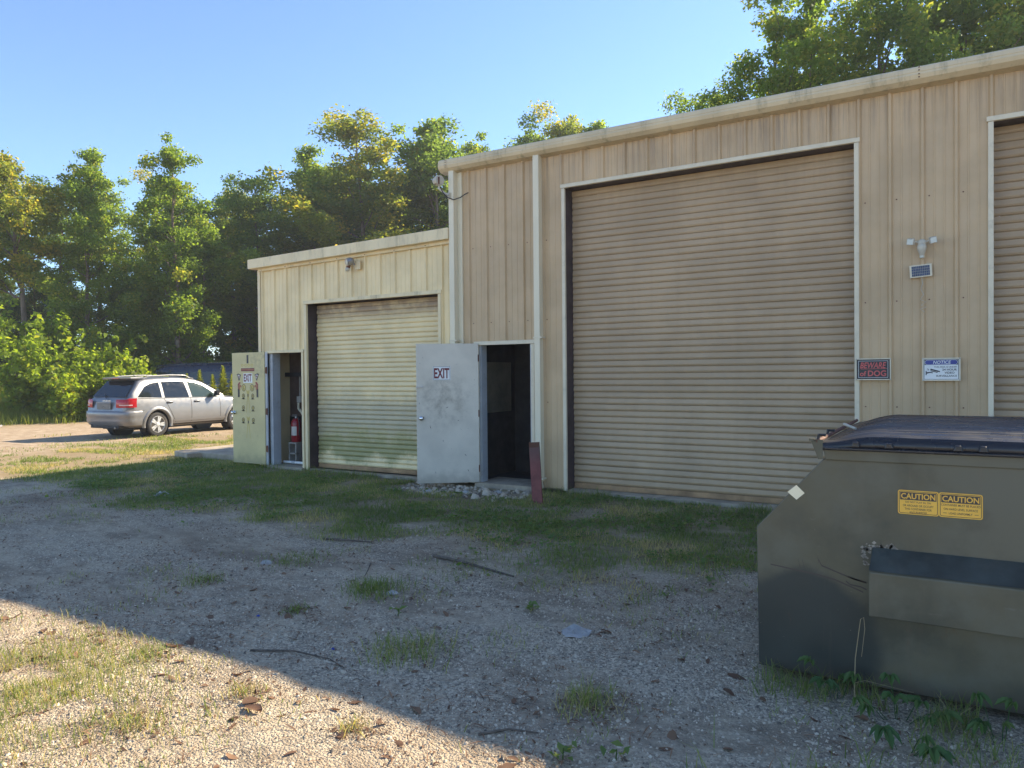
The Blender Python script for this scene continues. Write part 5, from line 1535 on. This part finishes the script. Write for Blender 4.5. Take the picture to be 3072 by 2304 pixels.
sh = []
for k, (H, rad, n, lf) in enumerate(((3.4, 1.3, 3600, 0.19), (2.4, 1.2, 3200, 0.17), (2.0, 1.0, 2600, 0.16))):
    a, b = make_shrub(400 + k, H, rad, n, lf, 0.16 + 0.06 * k); a.materials.append(M['bark']); b.materials.append(M['leaf_bush']); sh.append((a, b))
GS = 'leafy shrubs along the yard edge'
for k, (i, x, y, s, lab) in enumerate((
        (0, -29.9, 5.3, 1.0, 'tall bright green shrub with large leaves, nearest the tall grass'),
        (1, -28.9, 5.9, 1.0, 'rounded sunlit shrub at the foot of the tall large-leaved one'),
        (2, -27.9, 5.7, 1.0, 'low lime-green shrub behind the car tail'),
        (0, -28.6, 7.2, 0.88, 'upright shrub with a leafy spire above the car roof'),
        (1, -27.4, 7.2, 0.95, 'spreading shrub just above the rear window of the car'),
        (2, -27.0, 8.2, 1.0, 'small shrub at the rounded end of the navy van'),
        (0, -32.6, 6.8, 1.15, 'tall shrub in shade behind the large-leaved one'),
        (1, -31.6, 8.6, 1.25, 'wide shrub below the forked trunk'),
        (1, -30.2, 9.2, 1.2, 'dark shrub in the gap under the pointed tree'),
        (0, -33.8, 5.0, 1.0, 'yellow-green shrub at the picture edge above the tall grass'))):
    place_shrub(sh[i], 'leafy_shrub', lab, (x, y), k * 1.3, s, GS)
# undergrowth deep in the wood, one dim mass
rg = np.random.default_rng(470)
n = 26000
ux = rg.uniform(-42, -28, n); uy = rg.uniform(8.5, 26, n)
uk = (uy > 8.5 + (ux + 33) * 1.1) & (uy > 9.0 + (ux + 30) * 2.2); ux, uy = ux[uk], uy[uk]; n = len(ux)
uz = gz(ux, uy) + rg.uniform(0, 1, n) ** 0.8 * (0.8 + 2.6 * fbm(ux * 0.6, uy * 0.6, 5, 3))
V, F = leaf_quads(np.stack([ux, uy, uz], 1), np.array([0, 0, 0.5]) + rg.normal(0, 0.6, (n, 3)), np.full(n, 0.22), rg, 0.3, 0.7)
tag(link('undergrowth', fast_mesh('undergrowth', V, F, np.repeat(np.clip(rg.normal(0.35, 0.2, n), 0, 1), 4)), M['leaf_b']), 'dim leafy undergrowth on the floor of the wood', 'undergrowth', kind='stuff')


def make_spire_weed(seed, H, n):
    """a goldenrod-like weed: leafy stem tapering to a feathery tip"""
    rng = np.random.default_rng(seed); m = MB()
    m.tube([(0, 0, -0.05), (0.02, 0, H * 0.5), (0.0, 0.02, H)], [0.010, 0.008, 0.002], 5)
    z = H * rng.uniform(0.15, 1.0, n) ** 0.8
    az = rng.uniform(0, 2 * math.pi, n); ln = (0.42 * (1 - z / H) ** 0.8 + 0.06) * rng.uniform(0.7, 1.2, n)
    d = np.stack([np.cos(az), np.sin(az), rng.uniform(0.4, 1.0, n)], 1); d /= np.linalg.norm(d, axis=1, keepdims=True)
    s = np.stack([-np.sin(az), np.cos(az), np.zeros(n)], 1)
    P0 = np.stack([np.zeros(n), np.zeros(n), z], 1)
    w = 0.026
    V = np.stack([P0, P0 + d * ln[:, None] * 0.5 + s * w, P0 + d * ln[:, None] + np.array([0, 0, -0.05]) * (ln[:, None] > 0.2), P0 + d * ln[:, None] * 0.5 - s * w], 1).reshape(-1, 3)
    cm = fast_mesh('foliage', V, np.arange(4 * n).reshape(n, 4), np.repeat(rng.uniform(0.2, 0.85, n), 4))
    tm = bpy.data.meshes.new('stem'); tm.from_pydata(m.v, [], m.f); tm.update()
    return tm, cm


sw = make_spire_weed(501, 1.95, 420); sw[0].materials.append(M['weed']); sw[1].materials.append(M['weed'])
for k, (x, y, s, lab) in enumerate(((-24.2, 8.0, 0.90, 'single spire weed farthest from the door, in front of the van'), (-23.8, 8.25, 0.97, 'second spire weed over the car roof, in front of the van'),
                                    (-23.4, 8.5, 0.88, 'short spire weed between two taller ones over the car roof'), (-22.75, 8.45, 1.04, 'tallest spire weed above the car bonnet'),
                                    (-22.45, 8.6, 0.88, 'spire weed touching the edge of the open cream door'), (-22.6, 8.3, 0.80, 'bushy spire weed in front of the tallest one'))):
    place_shrub(sw, 'spire_weed', lab, (x, y), k * 1.1, s, 'spire weeds by the van', 'weed')


# ------------------------------------------------------------------ grass, weeds, pebbles, leaves on the ground
def blades(P, H, W, lean, rng, var):
    n = len(P)
    az = rng.uniform(0, 2 * math.pi, n); s = np.stack([np.cos(az), np.sin(az), np.zeros(n)], 1)
    la = rng.uniform(0, 2 * math.pi, n); ld = np.stack([np.cos(la), np.sin(la), np.zeros(n)], 1)
    H = H[:, None]; W = np.broadcast_to(np.asarray(W, float), (n,))[:, None]; ln = (lean * rng.uniform(0.2, 1.0, n))[:, None]
    upv = np.array([0, 0, 1.0])
    mid = P + upv * H * 0.55 + ld * H * ln * 0.35
    tip = P + upv * H * np.sqrt(np.maximum(0.05, 1 - ln * ln * 0.6)) + ld * H * ln
    V = np.stack([P - s * W * 0.5, P + s * W * 0.5, mid + s * W * 0.38, mid - s * W * 0.38, tip], 1).reshape(-1, 3)
    b = (np.arange(n) * 5)[:, None]
    F = np.concatenate([b + np.array([0, 1, 2]), b + np.array([0, 2, 3]), b + np.array([3, 2, 4])], 0)
    return V, F, np.repeat(var, 5)


def scatter(n, x0, x1, y0, y1, dens, rng):
    x = rng.uniform(x0, x1, n); y = rng.uniform(y0, y1, n)
    k = rng.random(n) < dens(x, y)
    return x[k], y[k]


def clear_of(x, y):
    """keep growth out of the buildings, the slab and the dumpster footprint"""
    a = (y > -0.02) & (x > -10.62)
    b = (x > -0.92) & (y > -4.86) & (y < -3.1)
    c = (x > -13.75) & (x < -10.6) & (y > 0.30)
    d = (x > -7.0) & (x < -4.9) & (y > -0.75)
    return ~(a | b | c | d)


rng = np.random.default_rng(900)
VV = []; FF = []; AA = []; nb = 0


def push(V, F, A):
    global nb
    VV.append(V); FF.append(F + nb); AA.append(A); nb += len(V)


# mown grass band in front of the buildings
x, y = scatter(330000, -13.2, 1.2, -5.0, 0.5, lambda x, y: grass_mask(x, y) ** 1.2 * sstep(0.2, 0.5, fbm(x * 2.2, y * 2.2, 51, 3)) * 0.5, rng)
k = clear_of(x, y); x, y = x[k], y[k]
h = rng.uniform(0.02, 0.07, len(x)) * (0.6 + 0.9 * fbm(x * 1.7, y * 1.7, 5, 3))
var = np.clip(0.48 + (fbm(x * 1.3, y * 1.3, 61, 3) - 0.5) * 1.7 + 0.5 * dry_mask(x, y) + rng.normal(0, 0.2, len(x)), 0, 1)
push(*blades(np.stack([x, y, gz(x, y) - 0.004], 1), h, rng.uniform(0.004, 0.009, len(x)), 0.9, rng, var))
# dry sunlit grass beyond the shadow
x, y = scatter(170000, -24, -12.5, -5.5, 4.5, lambda x, y: grass_mask(x, y) ** 1.2 * sstep(0.35, 0.62, fbm(x * 1.8, y * 1.8, 53, 3)) * 0.8, rng)
k = clear_of(x, y); x, y = x[k], y[k]
h = rng.uniform(0.02, 0.08, len(x))
var = np.clip(0.62 + (fbm(x * 0.9, y * 0.9, 63, 3) - 0.5) * 1.6 + rng.normal(0, 0.2, len(x)), 0, 1)
push(*blades(np.stack([x, y, gz(x, y) - 0.004], 1), h, 0.012, 1.0, rng, var))
# thin growth over the gravel
x, y = scatter(110000, -12, 2.5, -8.6, -2.5, lambda x, y: sstep(0.55, 0.74, fbm(x * 2.1, y * 2.1, 71, 4)) * 0.4 * (1 - grass_mask(x, y)), rng)
k = clear_of(x, y); x, y = x[k], y[k]
h = rng.uniform(0.015, 0.07, len(x)); var = np.clip(rng.normal(0.62, 0.25, len(x)), 0, 1)
push(*blades(np.stack([x, y, gz(x, y) - 0.003], 1), h, 0.0045, 1.1, rng, var))
# tall growth hugging the wall foot and the dumpster
x = rng.uniform(-10.5, -0.9, 2200); y = -0.03 - rng.exponential(0.10, 2200)
k = clear_of(x, y) & (fbm(x * 2, y * 0, 81, 3) > 0.5); x, y = x[k], y[k]
push(*blades(np.stack([x, y, gz(x, y) - 0.004], 1), rng.uniform(0.04, 0.16, len(x)), 0.006, 0.9, rng, np.clip(rng.normal(0.45, 0.25, len(x)), 0, 1)))
x = rng.uniform(-0.95, 0.6, 1700); y = -4.87 - rng.exponential(0.28, 1700)
k = fbm(x * 3, y * 3, 83, 3) > 0.46; x, y = x[k], y[k]
push(*blades(np.stack([x, y, gz(x, y) - 0.004], 1), rng.uniform(0.04, 0.16, len(x)), 0.005, 0.9, rng, np.clip(rng.normal(0.45, 0.25, len(x)), 0, 1)))
# corner of green at the near left, in the sun
x = rng.normal(-4.25, 0.55, 8000); y = rng.normal(-7.0, 0.42, 8000)
k = (fbm(x * 3, y * 3, 85, 3) > 0.47) & (y < -6.2); x, y = x[k], y[k]
push(*blades(np.stack([x, y, gz(x, y) - 0.004], 1), rng.uniform(0.02, 0.09, len(x)), 0.004, 1.0, rng, np.clip(rng.normal(0.74, 0.2, len(x)), 0, 1)))
gm = fast_mesh('grass', np.concatenate(VV), np.concatenate(FF), np.concatenate(AA))
tag(link('grass', gm, M['grass']), 'short patchy grass in front of the metal buildings', 'grass', kind='stuff')

# tall grass at the far yard edge
VV, FF, AA, nb = [], [], [], 0
x, y = scatter(60000, -37, -25.5, 1.5, 8.5, lambda x, y: sstep(-27.3, -29.6, x - (y - 4) * 0.35 + (fbm(x, y, 91, 3) - 0.5) * 2) * 0.9, rng)
h = rng.uniform(0.35, 1.0, len(x)) * (0.4 + 1.15 * sstep(-27.5, -33, x)) * (0.6 + 0.8 * fbm(x * 0.8, y * 0.8, 93, 3))
push(*blades(np.stack([x, y, gz(x, y) - 0.01], 1), h, 0.018, 0.55, rng, np.clip(rng.normal(0.5, 0.2, len(x)), 0, 1)))
x, y = scatter(9000, -30, -21, -3, 3.5, lambda x, y: sstep(0.60, 0.72, fbm(x * 0.9, y * 0.9, 95, 3)) * 0.7 * (y < 2.6), rng)
push(*blades(np.stack([x, y, gz(x, y) - 0.005], 1), rng.uniform(0.03, 0.12, len(x)), 0.016, 0.9, rng, np.clip(rng.normal(0.75, 0.2, len(x)), 0, 1)))
gm = fast_mesh('tall_grass', np.concatenate(VV), np.concatenate(FF), np.concatenate(AA))
tag(link('tall_grass', gm, M['weed']), 'tall sunlit grass and fine weeds along the yard edge', 'grass', kind='stuff')

# broad little leaves of clover and plantain through the grass
x, y = scatter(120000, -12, 1.0, -4.6, -0.1, lambda x, y: grass_mask(x, y) * sstep(0.45, 0.68, fbm(x * 1.5, y * 1.5, 101, 4)) * 0.42, rng)
k = clear_of(x, y); x, y = x[k], y[k]; n = len(x)
P = np.stack([x, y, gz(x, y) + rng.uniform(0.008, 0.05, n)], 1)
V, F = leaf_quads(P, np.array([0, 0, 1.0]) + rng.normal(0, 0.35, (n, 3)), rng.uniform(0.022, 0.05, n), rng, 0.2, 0.8)
tag(link('low_weeds', fast_mesh('low_weeds', V, F, np.repeat(np.clip(rng.normal(0.4, 0.22, n), 0, 1), 4)), M['clover']), 'low broad-leaved weeds growing through the shaded grass', 'weeds', kind='stuff')


# pebbles
def stones(x, y, r, rng, var):
    n = len(x)
    base = np.array([[1, 0, 0], [-0.5, 0.87, 0], [-0.5, -0.87, 0], [0.35, 0.3, 0.75], [-0.45, -0.1, 0.7], [0.1, -0.45, 0.8]])
    sc_ = rng.uniform(0.6, 1.3, (n, 1, 3)) * r[:, None, None]
    ang = rng.uniform(0, 2 * math.pi, n); ca, sa = np.cos(ang), np.sin(ang)
    B = (base[None] + rng.normal(0, 0.13, (n, 6, 3))) * sc_
    Xx = B[..., 0] * ca[:, None] - B[..., 1] * sa[:, None]; Yy = B[..., 0] * sa[:, None] + B[..., 1] * ca[:, None]
    V = np.stack([Xx + x[:, None], Yy + y[:, None], B[..., 2] + (gz(x, y) - r * 0.18)[:, None]], -1).reshape(-1, 3)
    T = np.array([[0, 1, 3], [1, 4, 3], [1, 2, 4], [2, 5, 4], [2, 0, 5], [0, 3, 5], [3, 4, 5]])
    F = (np.arange(n) * 6)[:, None, None] + T[None]
    return V, F.reshape(-1, 3), np.repeat(var, 6)


n = 300000
x = rng.uniform(-9.5, 2.2, n); y = rng.uniform(-8.3, -2.6, n)
dist = np.hypot(x, y + 8.888)
k = (rng.random(n) < np.clip((5.2 / np.maximum(dist, 2.4)) ** 2.6 * 0.34, 0, 1)) & clear_of(x, y) & (rng.random(n) > grass_mask(x, y) * 0.9) & (fbm(x * 1.4, y * 1.4, 111, 4) + rng.normal(0, 0.09, n) > 0.38)
k &= ((-x * 0.517 + (y + 8.888) * 0.856) > 2.2) & (np.abs((x * 0.856 + (y + 8.888) * 0.517) / (-x * 0.517 + (y + 8.888) * 0.856 + 1e-6)) < 0.78)
x, y = x[k], y[k]
V, F, A = stones(x, y, rng.gamma(2.4, 0.0017, len(x)) + 0.0021, rng, np.clip(rng.normal(0.42, 0.22, len(x)), 0, 1))
tag(link('gravel', fast_mesh('gravel', V, F, A), M['pebble']), 'loose pale gravel scattered over the yard', 'gravel', kind='stuff')

# broken stone under the open white door
n = 420
x = rng.uniform(-6.95, -4.85, n); y = rng.uniform(-0.95, -0.12, n) - 0.1 * rng.random(n)
V, F, A = stones(x, y, rng.gamma(3.0, 0.008, n) + 0.008, rng, np.clip(rng.normal(0.35, 0.18, n), 0, 1))
tag(link('rubble', fast_mesh('rubble', V, F, A), M['pebble']), 'broken stone spread under the open white door', 'rubble', kind='stuff')


def rock(label, x, y, r, seed, flat=0.5):
    rg = np.random.default_rng(seed)
    m = MB(); pr = [(0.35, -0.25), (0.85, -0.1), (1.0, 0.15), (0.85, 0.5), (0.5, 0.75), (0.15, 0.85)]
    m.lathe([(a * r, b * r * flat) for a, b in pr], 9, 'z')
    m.v = [tuple(np.array(p) + rg.normal(0, r * 0.10, 3)) for p in m.v]
    o = m.build('rock', M['stone'], None, bevel=r * 0.06)
    o.location = (x, y, float(gz(x, y))); o.rotation_euler = (0, 0, seed)
    return tag(o, label, 'rock', 'rocks in the yard')


rock('pale rounded rock at the edge of the shaded grass', -9.4, -2.75, 0.11, 1)
rock('pale rock embedded flat in gravel, near the dumpster end', -2.05, -4.75, 0.10, 2, 0.18)
rock('small pale rock by the dry grass tuft in mid gravel', -5.15, -4.55, 0.055, 3)
rock('small white rock beside the big green tuft', -3.55, -4.75, 0.045, 4)
rock('flat grey rock under the hinge side of the white door', -6.25, -0.80, 0.10, 5, 0.4)
rock('angular pale rock below the white door foot', -5.75, -0.62, 0.075, 6, 0.6)
rock('rock at the doorway threshold near the red post', -5.35, -0.42, 0.07, 7, 0.6)
rock('grey rock at the far edge of tall grass', -27.6, 3.2, 0.16, 8, 0.5)
rock('second grey rock at the tall grass edge, lower', -28.4, 3.0, 0.2, 9, 0.45)


# grass tufts standing on their own in the gravel
TUFTS = []
def tuft(label, x, y, r, n, h, warm, seed):
    rg = np.random.default_rng(seed)
    px = rg.normal(0, r * 0.5, n); py = rg.normal(0, r * 0.5, n)
    V, F, A = blades(np.stack([px, py, np.zeros(n) - 0.006], 1), rg.uniform(0.4, 1.0, n) * h, rg.uniform(0.003, 0.006, n), 1.15, rg, np.clip(rg.normal(warm, 0.2, n), 0, 1))
    t = thing('grass_tuft', label, 'grass tuft', (x, y, float(gz(x, y))), 0, 'grass tufts in the gravel')
    o = link('blades', fast_mesh('blades', V, F, A), M['grass'], t); o['kind'] = 'stuff'
    TUFTS.append((x, y, r))
    return t


for k, a in enumerate((
        ('largest bright green grass tuft in the middle of the gravel', -3.72, -4.75, 0.24, 420, 0.13, 0.36),
        ('wide dry grass tuft with dead leaves round it, in mid gravel', -2.75, -5.55, 0.26, 380, 0.12, 0.62),
        ('dry upright tuft on the gravel nearest the dumpster', -1.55, -5.62, 0.16, 240, 0.14, 0.72),
        ('small green tuft left of the largest one, in shade', -5.1, -5.2, 0.16, 160, 0.09, 0.4),
        ('short green tuft in front of the largest one', -3.9, -5.35, 0.09, 90, 0.08, 0.38),
        ('row-like low tuft up by the small pale rock', -5.0, -4.35, 0.30, 300, 0.08, 0.42),
        ('thin straw tuft on the sun and shade line', -3.1, -6.4, 0.09, 60, 0.12, 0.85),
        ('straw tuft in the sunlit gravel near its tip', -2.35, -6.42, 0.07, 50, 0.12, 0.9),
        ('green sunlit tuft at the shade line, nearer the frame edge', -4.0, -6.35, 0.12, 120, 0.09, 0.55),
        ('straw tuft low in the sunlit gravel with leaves around', -3.3, -6.9, 0.14, 130, 0.08, 0.8),
        ('green tuft at the bottom edge below the dumpster', -0.95, -6.25, 0.12, 120, 0.11, 0.45),
        ('straggly tuft at the lower corner below the dumpster', -0.35, -5.9, 0.18, 160, 0.12, 0.6))):
    tuft(*a, 1000 + k)


def seedling(label, x, y, n, seed):
    rg = np.random.default_rng(seed); az = np.arange(n) * 2.4; ln = rg.uniform(0.025, 0.06, n)
    P = np.stack([np.cos(az) * ln, np.sin(az) * ln, rg.uniform(0.015, 0.06, n)], 1)
    V, F = leaf_quads(P, np.stack([np.cos(az) * -0.4, np.sin(az) * -0.4, np.ones(n)], 1), np.full(n, 0.065), rg, 0.3, 0.5)
    t = thing('seedling', label, 'weed', (x, y, float(gz(x, y))), 0, 'seedlings in the gravel')
    o = link('foliage', fast_mesh('foliage', V, F, np.repeat(rg.uniform(0.3, 0.8, n), 4)), M['clover'], t)
    MB().tube([(0, 0, -0.01), (0.004, 0.0, 0.05)], 0.003, 5).build('stem', M['clover'], t)


for k, a in enumerate((('small broad-leaved seedling on open gravel before the dumpster', -1.42, -6.15, 9), ('seedling pair-mate just beside the first, nearer the dumpster', -1.22, -6.05, 7),
                       ('seedling at the bottom edge among dead leaves', -1.25, -6.75, 12), ('seedling by the pale flat rock', -2.5, -4.5, 8), ('tiny seedling in shade near the big green tuft', -3.2, -5.1, 6))):
    seedling(*a, 600 + k)


# creeper and weeds at the dumpster foot
def palmate(m, c, size, az, tilt):
    for i in range(5):
        a = az + math.radians(-80 + 40 * i); s = size * (1.0 if i == 2 else 0.85 if i in (1, 3) else 0.65)
        d = Vector((math.cos(a), math.sin(a), tilt)); n = Vector((-math.sin(a), math.cos(a), 0)); c_ = Vector(c)
        b = len(m.v)
        m.v += [tuple(c_), tuple(c_ + d * s * 0.35 + n * s * 0.15 + Vector((0, 0, 0.012))), tuple(c_ + d * s * 0.7 + n * s * 0.19), tuple(c_ + d * s - Vector((0, 0, 0.02 + size * 0.1))), tuple(c_ + d * s * 0.7 - n * s * 0.19), tuple(c_ + d * s * 0.35 - n * s * 0.15 + Vector((0, 0, 0.012)))]
        mid = len(m.v); m.v.append(tuple(c_ + d * s * 0.6 - Vector((0, 0, 0.010))))
        for k in range(6): m.f.append((b + k, b + (k + 1) % 6, mid)); m.m.append(0)


def creeper(label, x, y, n, spread, seed):
    rr_ = random.Random(seed)
    t = thing('creeper', label, 'creeper', (x, y, float(gz(x, y))), 0, 'creepers at the dumpster foot')
    for k in range(n):
        dx = rr_.uniform(-spread, spread); dy = rr_.uniform(-0.14, 0.05); z = rr_.uniform(0.04, 0.20)
        st_ = MB(); st_.tube([(dx * 0.3, dy * 0.3, -0.01), (dx * 0.7, dy * 0.7, z * 0.8), (dx, dy, z)], 0.0022, 4); st_.build('stalk', M['creeper'], t)
        lf = MB(); palmate(lf, (dx, dy, z), rr_.choice((0.045, 0.06, 0.075, 0.10)), rr_.uniform(-3.0, 0.0), rr_.uniform(-0.25, 0.45))
        o = lf.build('leaf', M['creeper'], t)
        at = o.data.attributes.new('var', 'FLOAT', 'POINT'); vv = rr_.uniform(0.15, 0.75)
        at.data.foreach_set('value', [vv] * len(o.data.vertices))
    return t


creeper('five-leaved creeper nearest the dumpster end', -0.50, -4.98, 5, 0.16, 1)
creeper('five-leaved creeper in the middle of the dumpster foot', -0.22, -5.06, 8, 0.18, 2)
creeper('low creeper sprawling forward on the gravel below the dumpster', -0.18, -5.38, 4, 0.15, 3)
creeper('creeper at the dumpster foot by the picture edge', 0.18, -5.06, 5, 0.16, 4)
ds = thing('dry_stalk', 'tall bent straw-coloured stalk in front of the dumpster', 'weed', (-0.42, -4.96, 0.0))
o = MB(); o.tube([(0, 0, -0.02), (0.005, 0.01, 0.2), (0.03, 0.0, 0.40), (0.045, -0.01, 0.415), (0.05, -0.01, 0.36), (0.035, -0.01, 0.22)], [0.0022, 0.002, 0.0015, 0.0012, 0.0012, 0.0008], 5)
o.build('stalk', M['straw'], ds)
o = MB(); o.tube([(0.002, 0.0, 0.08), (0.05, -0.02, 0.11), (0.26, -0.03, 0.10)], [0.0014, 0.001, 0.0006], 5); o.build('side_blade', M['straw'], ds)


# dead leaves: the larger ones singly, the crumbs as litter
def dead_leaf_mesh(seed):
    rg = np.random.default_rng(seed)
    n = 5; V = []; F = []
    for i in range(n):
        t = i / (n - 1); w = math.sin(math.pi * (0.06 + 0.88 * t)) ** 0.8 * 0.27; z = 0.10 * math.sin(t * 3 + seed) + 0.05
        c = 0.12 * math.cos(seed * 1.7 + t * 2)
        V += [(t - 0.5, -w, z + c + 0.08 * rg.random()), (t - 0.5, 0, z), (t - 0.5, w, z + c * 0.6 + 0.10 * rg.random())]
    for i in range(n - 1):
        for j in range(2): q = i * 3 + j; F.append((q, q + 3, q + 4, q + 1))
    me = fast_mesh('dead_leaf', V, F, np.full(len(V), rg.uniform(0.15, 0.9)), True)
    me.materials.append(M['dead_leaf'])
    return me


dl = [dead_leaf_mesh(i) for i in range(10)]
rr = random.Random(77)
spots = []
while len(spots) < 210:
    x = rr.uniform(-5.6, 0.2); y = rr.uniform(-8.0, -4.0)
    dz = -x * 0.517 + (y + 8.888) * 0.856; dx = x * 0.856 + (y + 8.888) * 0.517
    if dz < 2.5 or abs(dx / dz) > 0.70 or dz > 6.2: continue
    cl = float(fbm(x * 1.3, y * 1.3, 121, 3))
    if rr.random() > (0.25 + 1.6 * max(0, cl - 0.45)) * (1.0 if y < -6.2 else 0.45) or not bool(clear_of(np.array([x]), np.array([y]))[0]): continue
    spots.append((x, y))
for k, (x, y) in enumerate(spots):
    o = bpy.data.objects.new('dead_leaf', dl[k % 10]); COL.objects.link(o)
    s = rr.choice((0.03, 0.04, 0.05, 0.06, 0.07, 0.085)) * rr.uniform(0.85, 1.15)
    o.scale = (s * rr.uniform(0.8, 1.3), s * rr.uniform(0.55, 1.2), s * rr.uniform(0.3, 1.1)); o.location = (x, y, float(gz(x, y)) + 0.002); o.rotation_euler = (rr.uniform(-0.3, 0.3), rr.uniform(-0.3, 0.3), rr.uniform(0, 6.28))
    sunny = y < -6.35
    tag(o, 'dry tan leaf lying on the sunlit gravel' if sunny else 'curled brown leaf lying on the shaded gravel', 'leaf', 'dead leaves in the sun' if sunny else 'dead leaves in the shade')
n = 90000
x = rng.uniform(-11, 1.5, n); y = rng.uniform(-8.3, -0.3, n)
k = (fbm(x * 1.3, y * 1.3, 121, 3) * 0.55 + fbm(x * 3.4, y * 3.4, 171, 3) * 0.45 + rng.normal(0, 0.07, n) > 0.505) & clear_of(x, y); x, y = x[k], y[k]
for (tx, ty, tr) in TUFTS:
    x = np.r_[x, rng.normal(tx, tr * 0.9, 260)]; y = np.r_[y, rng.normal(ty, tr * 0.7, 260)]
n = len(x)
V, F = leaf_quads(np.stack([x, y, gz(x, y) + 0.006], 1), np.array([0, 0, 1.0]) + rng.normal(0, 0.25, (n, 3)), rng.gamma(1.6, 0.007, n) + 0.006, rng, 0.4, 0.32)
sx = rng.uniform(-11, 1.0, 34000); sy = rng.uniform(-8.3, -0.5, 34000)
sk = (fbm(sx * 1.1, sy * 1.1, 141, 4) + rng.normal(0, 0.08, 34000) > 0.52) & clear_of(sx, sy); sx, sy = sx[sk], sy[sk]
V2, F2 = leaf_quads(np.stack([sx, sy, gz(sx, sy) + 0.007], 1), np.array([0, 0, 1.0]) + rng.normal(0, 0.18, (len(sx), 3)), rng.uniform(0.03, 0.10, len(sx)), rng, 0.15, 0.06)
tag(link('straw', fast_mesh('straw', V2, F2, np.repeat(np.clip(rng.normal(0.8, 0.25, len(sx)), 0, 1), 4)), M['dead_leaf']), 'dry straw and pine needles strewn on the gravel', 'litter', kind='stuff')
tag(link('leaf_litter', fast_mesh('leaf_litter', V, F, np.repeat(np.clip(rng.normal(0.35, 0.22, n), 0, 1), 4)), M['dead_leaf']), 'crumbled dead leaves and bark bits over the gravel', 'litter', kind='stuff')


def stick(label, pts, r):
    m = MB(); p0 = pts[0]
    m.tube([(a - p0[0], b - p0[1], float(gz(a, b)) + r * 0.8 + c) for a, b, c in pts], [r * (1 - 0.6 * i / (len(pts) - 1)) for i in range(len(pts))], 6)
    o = m.build('stick', M['twig'], None, smooth=True); o.location = (p0[0], p0[1], 0)
    return tag(o, label, 'stick', 'sticks on the gravel')


stick('long dark stick lying at the grass edge', [(-3.95, -3.72, 0), (-3.6, -3.80, 0.01), (-3.2, -3.85, 0.0), (-3.0, -3.92, 0)], 0.014)
stick('forked-looking stick nearer the annex, at the grass edge', [(-5.4, -3.62, 0), (-5.1, -3.62, 0.015), (-4.85, -3.52, 0.0)], 0.013)
stick('thin curved twig just inside the shade', [(-3.55, -6.02, 0), (-3.3, -5.92, 0.01), (-3.05, -5.88, 0), (-2.9, -5.92, 0)], 0.007)
stick('short twig near the sun and shade line', [(-1.85, -6.15, 0), (-1.75, -6.05, 0.004), (-1.62, -6.0, 0)], 0.007)
stick('pale twig across mid gravel', [(-4.3, -4.15, 0), (-4.15, -4.35, 0.004), (-4.05, -4.5, 0)], 0.006)
for (x, y, lab) in ((-3.15, -5.75, 'blue plastic scrap beside the curved twig'), (-4.05, -5.55, 'blue plastic scrap in the shaded gravel, farther off')):
    m = MB(); m.add([(-0.02, -0.012, 0.006), (0.018, -0.014, 0.012), (0.022, 0.012, 0.004), (-0.012, 0.016, 0.016), (-0.018, -0.01, 0.0), (0.016, -0.012, 0.0), (0.02, 0.01, 0.0), (-0.01, 0.014, 0.0)],
                    [(0, 1, 2, 3), (4, 7, 6, 5), (0, 4, 5, 1), (1, 5, 6, 2), (2, 6, 7, 3), (3, 7, 4, 0)])
    o = m.build('plastic_scrap', M['blue_scrap']); o.scale = (0.6, 0.6, 0.6); o.location = (x, y, float(gz(x, y))); tag(o, lab, 'scrap')

# ------------------------------------------------------------------ thin volume added over the yard to stand in for lens glare
hz = MB().box(-75, 40, -30, 60, -1.2, 24.0)
ht = NT('yard_glare_veil')
pv = ht.n('ShaderNodeVolumePrincipled')
pv.inputs['Color'].default_value = (0.93, 0.95, 1.0, 1)
pv.inputs['Density'].default_value = 0.0009
pv.inputs['Anisotropy'].default_value = 0.2
ht.l(pv.outputs[0], ht.out.inputs['Volume'])
tag(hz.build('haze', ht.m), 'thin sunlit haze over the yard', 'haze', kind='stuff')
SC.cycles.volume_bounces = 0
